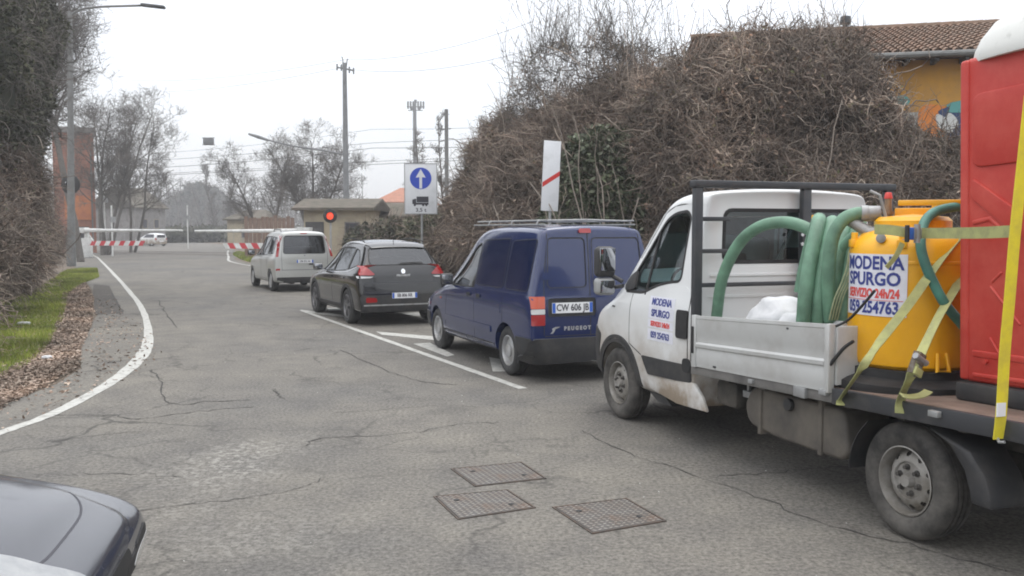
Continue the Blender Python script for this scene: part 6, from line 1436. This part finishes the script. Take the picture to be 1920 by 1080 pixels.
# tile courses: half-round cover tiles in rows
sl_ = math.atan2(HR-HE-.05, DW/2+.55); sp_ = .21; ln = .36; V_ = []; F_ = []; k = 0; rr = rnd(3)
nx_, ny_ = int((LW+1.1)/sp_), int(math.hypot(DW/2+.55, HR-HE)/ln)
for i in range(nx_):
    for j in range(ny_):
        x = -.55+sp_*(i+.5)+rr.normal(0, .006); s0 = j*ln; s1 = s0+ln*1.12; r0, r1 = .092, .072
        for s_, r_, lift in ((s0, r0, .035), (s1, r1, .0)):
            y = -.55+s_*cos(sl_); z = HE+.06+s_*sin(sl_)+lift*.6
            for a in (pi, 3*pi/4, pi/2, pi/4, 0): V_.append((x+r_*cos(a), y, z+r_*sin(a)*.85))
        for q in range(4): F_.append((k+q, k+q+1, k+6+q, k+5+q))
        F_.append((k, k+1, k+2, k+3)); k += 10
tag(link('roof_tiles', fast_mesh('roof_tiles', V_, F_), M['tile'], roof), kind='stuff')
rg_ = MB()
for i in range(int(LW/.36)+3): rg_.cyl((-.6+i*.36, DW/2, HR+.02), (-.6+i*.36+.40, DW/2, HR+.045), .11, 8, .095)
tag(rg_.build('ridge_tiles', M['tile'], roof), kind='stuff')
MB().cyl((-.6, -.62, HE+.01), (LW+.6, -.62, HE+.01), .07, 8).build('gutter', M['pole'], t)
e = MB()
for i in range(24): e.box((.2+i*.6, -.28, HE-.07), (.08, .6, .12))
e.each('rafter', M['dark_wood'], t)
MB().cyl((3.75, DW/2, HR), (3.75, DW/2, HR+.25), .07, 10).cyl((3.75, DW/2, HR+.2), (3.75, DW/2, HR+.42), .16, 12, .14).build('roof_vent', M['frame_grey'], t, .02)
# abstract spray paint on the wall: wandering filled outlines
def spray(cx, cz, rx, rz, m, seed, y=-.004, n=26, rot=0.):
    rr = random.Random(seed); ph = [rr.uniform(0, 6) for _ in range(4)]
    P = []
    for i in range(n):
        a = 2*pi*i/n; k = 1+.28*sin(2*a+ph[0])+.16*sin(3*a+ph[1])+.08*sin(5*a+ph[2]); x, z = rx*k*cos(a), rz*k*sin(a); P.append((cx+x*cos(rot)-z*sin(rot), cz+x*sin(rot)+z*cos(rot)))
    MB().prism(P, y, y+.002).build('spray_paint', m, t, smooth=None)
sc_ = {k: bsdf('spray_'+k, c, .6)[0] for k, c in (('teal', (.10, .34, .32)), ('navy', (.02, .05, .14)), ('white', (.62, .64, .62)), ('orange', (.68, .22, .03)), ('pink', (.55, .16, .16)), ('grey', (.35, .36, .34)), ('yellow', (.62, .42, .04)))}
for i, (x, z, rx, rz, m, rot) in enumerate(((5.8, 4.2, 1.4, .35, 'grey', 0), (5.6, 4.75, .22, .2, 'teal', 0), (6.6, 4.1, .5, .55, 'orange', .5), (7.1, 4.2, .75, .35, 'navy', -.6), (6.7, 4.25, .16, .28, 'white', .5), (6.9, 3.4, .3, .45, 'orange', 0), (6.3, 3.2, .5, .16, 'pink', .2), (7.4, 4.6, .8, .14, 'teal', .1), (4.7, 4.6, .4, .3, 'yellow', 0), (7.6, 3.5, .5, .3, 'navy', .8), (8.3, 3.9, .8, .4, 'white', .1), (9.3, 3.8, .7, .5, 'orange', 0), (7.3, 2.9, 1.2, .15, 'pink', 0))):
    spray(x-1.35, z, rx, rz, sc_[m], i+3, -.004-.0025*i, rot=rot)

# ------------------------------------------------------------------ vegetation
# right: tangled vines in front of the building
thicket('vine_thicket', 'huge tangle of dry brown vines heaped in front of the tiled building', 'thicket', [
    (1270, 270, 18.2, 95, 140, 1.8), (1380, 215, 18.4, 115, 125, 1.8), (1490, 205, 18.4, 105, 120, 1.9), (1580, 260, 18, 75, 115, 1.7), (1520, 150, 18.4, 75, 70, 1.5), (1650, 345, 17.2, 80, 110, 1.3),
    (1750, 385, 16.8, 90, 110, 1.3), (1380, 370, 17.4, 190, 130, 1.5), (1560, 390, 17, 180, 120, 1.4), (1450, 490, 16.6, 260, 120, 1.3), (1700, 500, 16, 220, 120, 1.2), (1900, 400, 16, 160, 140, 1.4), (1225, 340, 18.4, 70, 120, 1.3), (1880, 510, 15.4, 200, 130, 1.3)],
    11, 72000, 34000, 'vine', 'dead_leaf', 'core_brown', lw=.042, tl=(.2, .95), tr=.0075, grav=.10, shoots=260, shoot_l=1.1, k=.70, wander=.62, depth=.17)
thicket('bramble', 'sparser bramble thicket with bare twigs on top, behind the blue van', 'thicket', [
    (985, 365, 22, 70, 100, 1.5), (1055, 290, 21.5, 70, 85, 1.4), (1120, 235, 21, 70, 65, 1.3), (1190, 230, 20.4, 70, 80, 1.3), (1080, 370, 20.6, 110, 110, 1.3), (1000, 450, 20.6, 130, 80, 1.3), (1150, 460, 19.8, 110, 80, 1.2)],
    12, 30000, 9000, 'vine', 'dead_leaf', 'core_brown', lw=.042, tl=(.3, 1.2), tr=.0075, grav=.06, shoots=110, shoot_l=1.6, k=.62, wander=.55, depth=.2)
thicket('bare_bush', 'open bush of fine bare vertical shoots against the sky above the brambles', 'bush', [
    (1040, 150, 22, 55, 75, 1.0), (1110, 130, 21.5, 80, 60, 1.0), (1190, 140, 21, 70, 55, 1.0), (1000, 210, 22.5, 50, 50, .9)],
    18, 2600, 1500, 'twig', 'dead_leaf', 'core_brown', lw=.035, tl=(.3, .9), tr=.006, grav=-.05, shoots=130, shoot_l=2.0, k=.05, wander=.4, depth=.5)
thicket('bramble', 'low dark bramble mound directly left of the striped marker board', 'thicket', [
    (920, 365, 25, 50, 100, 1.5), (945, 290, 25, 38, 75, 1.3), (880, 410, 26, 42, 60, 1.3), (935, 430, 24.5, 70, 65, 1.3), (880, 460, 26, 60, 50, 1.3)],
    13, 20000, 9000, 'vine', 'dead_leaf', 'core_brown', lw=.05, tl=(.25, .8), tr=.008, grav=.08, shoots=50, shoot_l=1.0, k=.78, wander=.55)
thicket('ivy_shrub', 'green ivy shrub between the striped marker board and the truck cab', 'shrub', [
    (1115, 350, 18.0, 65, 75, 1.0), (1180, 395, 17.7, 60, 60, .9), (1085, 420, 18, 60, 60, .9), (1170, 460, 17.6, 90, 60, .9), (1140, 300, 18.2, 50, 50, .8)],
    14, 2500, 20000, 'vine', 'ivy_leaf', 'core_green', lw=.062, tl=(.3, .8), tr=.006, k=.84)
thicket('hedge', 'olive green hedge in front of the hut at the side of the queue', 'hedge', [
    (682, 466, 40, 40, 36, 1.5), (722, 460, 37, 40, 40, 1.4), (762, 455, 35, 42, 44, 1.4), (804, 450, 33, 42, 48, 1.4), (845, 440, 30, 40, 50, 1.3)],
    15, 6000, 16000, 'vine', 'ivy_dull', 'core_green', lw=.10, tl=(.3, .7), tr=.012, k=.86, shoots=40, shoot_l=.7)
rg = rnd(61); n_ = 46; px_ = rg.uniform(1000, 1790, n_); zz = rg.uniform(15.4, 17.0, n_); P0 = np.array([[at(x, 431, z).x, z+.3, .2] for x, z in zip(px_, zz)])
_, gA = strands(rg, P0, unit(np.column_stack([rg.normal(0, .35, n_), rg.uniform(0, .3, n_), np.ones(n_)])), rg.uniform(2.0, 4.2, n_), rg.uniform(.012, .024, n_), 9, .16, -.02, 5)
vs_ = link('old_vine_stems', fast_mesh('old_vine_stems', *gA), M['pale_stem'], None, 60); tag(vs_, 'pale woody vine stems arching up through the front of the brown tangle', 'vine stems', None, 'stuff')
# left: ivy-clad trees and brambles
thicket('ivy_tree', 'dark ivy-smothered tree filling the upper left corner', 'tree', [
    (-22, 60, 24, 75, 120, 2.1), (33, 50, 27, 45, 110, 2.1), (-27, 220, 23, 75, 120, 1.9), (13, 180, 27, 50, 110, 1.7), (-72, 130, 21, 85, 200, 2.1), (30, 250, 31, 30, 60, 1.2)],
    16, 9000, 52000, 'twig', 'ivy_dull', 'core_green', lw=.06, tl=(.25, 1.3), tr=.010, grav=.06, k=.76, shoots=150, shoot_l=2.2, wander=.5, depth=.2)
thicket('bramble', 'brown bramble bank along the left verge below the ivy tree', 'thicket', [
    (-22, 370, 22, 70, 110, 1.6), (26, 380, 28, 36, 85, 1.6), (-27, 470, 19.5, 70, 75, 1.3), (43, 440, 30, 34, 60, 1.4), (-92, 480, 16.5, 75, 110, 1.3), (18, 505, 25, 34, 40, .9), (76, 455, 38, 20, 40, 1.4), (-132, 590, 12.5, 60, 100, .9)],
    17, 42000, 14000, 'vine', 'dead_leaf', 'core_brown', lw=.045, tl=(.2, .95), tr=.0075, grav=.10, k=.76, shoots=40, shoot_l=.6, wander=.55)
# trees
def tpx(label, px, Z, ytop, rpx, seed, **k):
    s = F/Z; return tree(label, (at(px, 431, Z).x, Z, 0), EYE+(431-ytop)/s, rpx/s, seed, **k)
tpx('big bare tree whose twigs hang behind the tall street lamp', 150, 52, -160, 190, 21, n1=30, n2=10, n3=7, n4=3, r0=.22, first=.42, tip=.010, lean=(.02, 0))
tpx('spreading bare tree with several trunks right of the brick tower', 205, 66, 175, 120, 22, trunks=4, n1=11, n2=7, n3=5, n4=3, r0=.13, first=.3, tip=.011, lean=(.10, 0))
tpx('bare tree leaning right of the spreading tree beyond the crossing', 240, 74, 215, 85, 27, trunks=2, n1=11, n2=7, n3=5, n4=3, r0=.13, first=.3, tip=.010, lean=(.16, 0))
tpx('rounded bare tree left in the pair behind the mast arm', 505, 76, 275, 75, 23, trunks=2, n1=12, n2=8, n3=6, n4=3, r0=.14, tip=.009, first=.25)
tpx('rounded bare tree right in the pair, close to the tall mast', 585, 70, 248, 85, 24, trunks=3, n1=14, n2=8, n3=6, n4=3, r0=.13, tip=.009, first=.25)
tpx('small bare tree rising behind the blue arrow sign', 795, 62, 232, 45, 25, n1=12, n2=7, n3=5, n4=0, r0=.12, tip=.012, up=.8)
tpx('slender bare tree rising behind the catenary pole', 868, 54, 200, 45, 26, trunks=3, n1=14, n2=7, n3=5, n4=0, r0=.08, tip=.011, up=1.0)
tpx('thin sapling sticking up behind the mossy hut roof', 688, 60, 322, 22, 28, n1=8, n2=5, n3=0, n4=0, r0=.05, tip=.012, up=.8)
tpx('tall thin bare tree left of the pair over the low building', 402, 150, 308, 28, 29, n1=20, n2=7, n3=4, n4=0, r0=.2, tip=.025, up=1.0, first=.15)
tpx('tall thin bare tree beyond the crossing, close to its slimmer twin', 430, 155, 322, 26, 30, n1=20, n2=7, n3=4, n4=0, r0=.2, tip=.025, up=1.0, first=.15)
M['evergreen'] = islands('evergreen_leaves', [(.035, .05, .035), (.06, .08, .05), (.045, .06, .04), (.08, .09, .06)], .8)
thicket('evergreen_tree', 'broad hazy evergreen tree beyond the level crossing', 'tree', [(372, 372, 250, 26, 26, 7), (345, 392, 250, 26, 28, 6), (398, 388, 255, 28, 30, 6), (320, 408, 250, 24, 22, 6), (422, 405, 255, 20, 20, 6), (365, 415, 250, 60, 24, 6)], 31, 5000, 16000, 'twig', 'evergreen', 'core_green', lw=.5, tl=(1.5, 5), tr=.06, k=.35, depth=.35)
# far wood: one band of greyish trunks and crowns on the horizon
rg = rnd(40); V_ = []
n = 320; xs = rg.uniform(60, 700, n); Zs = rg.uniform(190, 300, n); H_ = rg.uniform(6, 12, n)*(1+.25*np.sin(xs/40)); base = np.array([[at(px, 431, z).x, z, 0] for px, z in zip(xs, Zs)])
P, g0 = strands(rg, base, np.tile([0, 0, 1.], (n, 1))+rg.normal(0, .06, (n, 3)), H_, np.full(n, .16), 7, .08, 0, 4); parts = [g0]
m = n*26; I = rg.integers(0, n, m); kk = rg.integers(2, 7, m); Q, g1 = strands(rg, P[I, kk], unit(np.column_stack([rg.normal(0, 1, m), rg.normal(0, 1, m), rg.uniform(.2, 1.4, m)])), rg.uniform(1.2, 3.6, m), np.full(m, .05), 5, .25, 0, 3); parts.append(g1)
v, f = join(parts); tag(link('far_wood', fast_mesh('far_wood', v, f), M['twig']), 'band of hazy bare woodland along the horizon beyond the crossing', 'woodland', None, 'stuff')
thicket('far_hedge', 'long hazy hedge line running across behind the railway', 'hedge', [(px, 441, 120+i*3, 46, 16, 2) for i, px in enumerate(range(180, 780, 42))], 41, 3000, 14000, 'twig', 'ivy_dull', 'core_green', lw=.22, tl=(.5, 1.6), tr=.03, k=.88)
for px, Z_, yt, lab in ((197, 68, 335, 'slim white post left of its taller neighbour behind the left barrier'), (210, 64, 385, 'short white post with a small box behind the left barrier'), (352, 90, 385, 'slim pale post standing alone beyond the gap between the barriers')):
    c = at(px, 431, Z_); t = empty('thin_post', (c.x, Z_, 0), 0, lab, 'post'); zt_ = at(px, yt, Z_).z; MB().cyl((0, 0, 0), (0, 0, zt_), .06, 8).build('shaft', M['barrier_white'], t); MB().box((.1, 0, zt_*.72), (.28, .2, .4)).build('small_box', M['galv'], t)

# verge: grass blades, leaf litter, twigs
def inpoly(p, poly):
    x, y = p[:, 0], p[:, 1]; c = np.zeros(len(p), bool); n = len(poly); j = n-1
    for i in range(n):
        xi, yi, xj, yj = poly[i][0], poly[i][1], poly[j][0], poly[j][1]
        c ^= ((yi > y) != (yj > y)) & (x < (xj-xi)*(y-yi)/(yj-yi+1e-12)+xi); j = i
    return c
def scatter(rg, poly, n):
    poly = [tuple(q[:2]) for q in poly]; a = np.array(poly); lo, hi = a.min(0), a.max(0); out = []; t = 0
    while t < n:
        p = rg.uniform(lo, hi, (n*3, 2)); p = p[inpoly(p, poly)]; out.append(p); t += len(p)
    return np.concatenate(out)[:n]
GP = [gnd(*q) for q in [(-120, 690), (-60, 610), (0, 565), (60, 550), (125, 507), (182, 503), (186, 520), (160, 530), (128, 552), (118, 600), (92, 650), (50, 690), (0, 712), (-110, 745)]]
LP = [gnd(*q) for q in [(118, 552), (160, 530), (176, 560), (172, 610), (152, 655), (150, 690), (90, 722), (0, 768), (-140, 830), (-120, 740), (0, 705), (60, 672), (98, 630), (112, 590)]]
M['grass_soil'] = worn('grass_roots', (.075, .095, .025), (.11, .09, .045), .95, 2.5, bs=.6)
flat_sheet('grass_patch', [(p.x, p.y) for p in GP], .012, M['grass_soil'])
M['grass'] = islands('grass_blades', [(.13, .18, .022), (.22, .28, .04), (.17, .22, .03), (.30, .33, .07), (.30, .25, .12)], .6)
rg = rnd(51); p = scatter(rg, GP, 60000); clump = .5+.5*np.sin(p[:, 0]*3.1)*np.sin(p[:, 1]*2.3); h = rg.uniform(.035, .11, len(p))*(.6+.8*clump)
a = rg.uniform(0, 2*pi, len(p)); wv = np.column_stack([np.cos(a), np.sin(a)])*.006; ln_ = rg.normal(0, .03, (len(p), 2))
v = np.zeros((len(p), 3, 3)); v[:, 0, :2] = p-wv; v[:, 1, :2] = p+wv; v[:, 2, :2] = p+ln_; v[:, 2, 2] = h; v[:, :2, 2] = .01
tag(link('grass', fast_mesh('grass', v.reshape(-1, 3), np.arange(len(p)*3).reshape(-1, 3)), M['grass']), kind='stuff')
M['litter'] = islands('leaf_litter', [(.17, .125, .095), (.28, .21, .165), (.38, .30, .245), (.13, .095, .072), (.22, .165, .125), (.46, .39, .32)])
rg = rnd(52); p = scatter(rg, LP, 30000); p = np.concatenate([p, scatter(rg, GP, 2500)]); 
edge = scatter(rg, [(-10, 6), (-5.0, 6), (-5.2, 9.4), (-5.2, 11), (-5.5, 12.6), (-6.8, 15), (-8.6, 20), (-10.5, 24), (-13, 24)], 2600); p = np.concatenate([p, edge]); er = scatter(rg, [(-4.6, 8), (-4.7, 11), (-5.1, 13.2), (-6.2, 15.6), (-8.4, 19.6), (-8.9, 19.6), (-6.9, 15), (-5.7, 12.2), (-5.35, 9.4), (-5.3, 8)], 500); p = np.concatenate([er, p])
z = rg.uniform(.004, .05, len(p)); z[-2600:] = .012
tag(link('leaf_litter', fast_mesh('leaf_litter', *leaves(rg, np.column_stack([p, z]), .027, .7)), M['litter']), 'brown dead leaves drifted along the left verge', 'leaf litter', None, 'stuff')
# small stones and grit on the road
rg = rnd(53); p = np.column_stack([rg.uniform(-4, 3, 260), rg.uniform(4.5, 18, 260), np.full(260, .006)])
tag(link('grit', fast_mesh('grit', *leaves(rg, p, .008, .3)), M['line']), kind='stuff')
o = blob('paper_scrap', gnd(45, 612)+Vector((0, 0, .06)), (.12, .06, .03), 'scrap of white paper lying in the grass on the left', 'litter', M['sack'], 8)
o = blob('paper_scrap', gnd(88, 677)+Vector((0, 0, .05)), (.07, .05, .03), 'crumpled pale paper at the edge of the grass and leaves', 'litter', M['sack'], 9)
# small grass triangle right of the road by the crossing
GP2 = [gnd(*q) for q in [(436, 478), (445, 474), (480, 478), (500, 486), (478, 494), (455, 488)]]
p = scatter(rg, GP2, 5000); h = rg.uniform(.08, .25, len(p)); a = rg.uniform(0, 2*pi, len(p)); wv = np.column_stack([np.cos(a), np.sin(a)])*.02
v = np.zeros((len(p), 3, 3)); v[:, 0, :2] = p-wv; v[:, 1, :2] = p+wv; v[:, 2, :2] = p; v[:, 2, 2] = h
tag(link('grass', fast_mesh('grass', v.reshape(-1, 3), np.arange(len(p)*3).reshape(-1, 3)), M['grass']), kind='stuff')

# ------------------------------------------------------------------ winter haze
hz = MB().box((0, 190, 13.5), (940, 560, 31)).mesh('haze'); m = bpy.data.materials.new('haze'); m.use_nodes = True; nt = m.node_tree; nt.nodes.clear()
pv = N(nt, 'ShaderNodeVolumePrincipled'); pv.inputs['Color'].default_value = (.92, .93, .95, 1); pv.inputs['Density'].default_value = .0016; pv.inputs['Anisotropy'].default_value = .1
o_ = N(nt, 'ShaderNodeOutputMaterial'); nt.links.new(pv.outputs[0], o_.inputs['Volume'])
tag(link('haze', hz, m), kind='stuff')
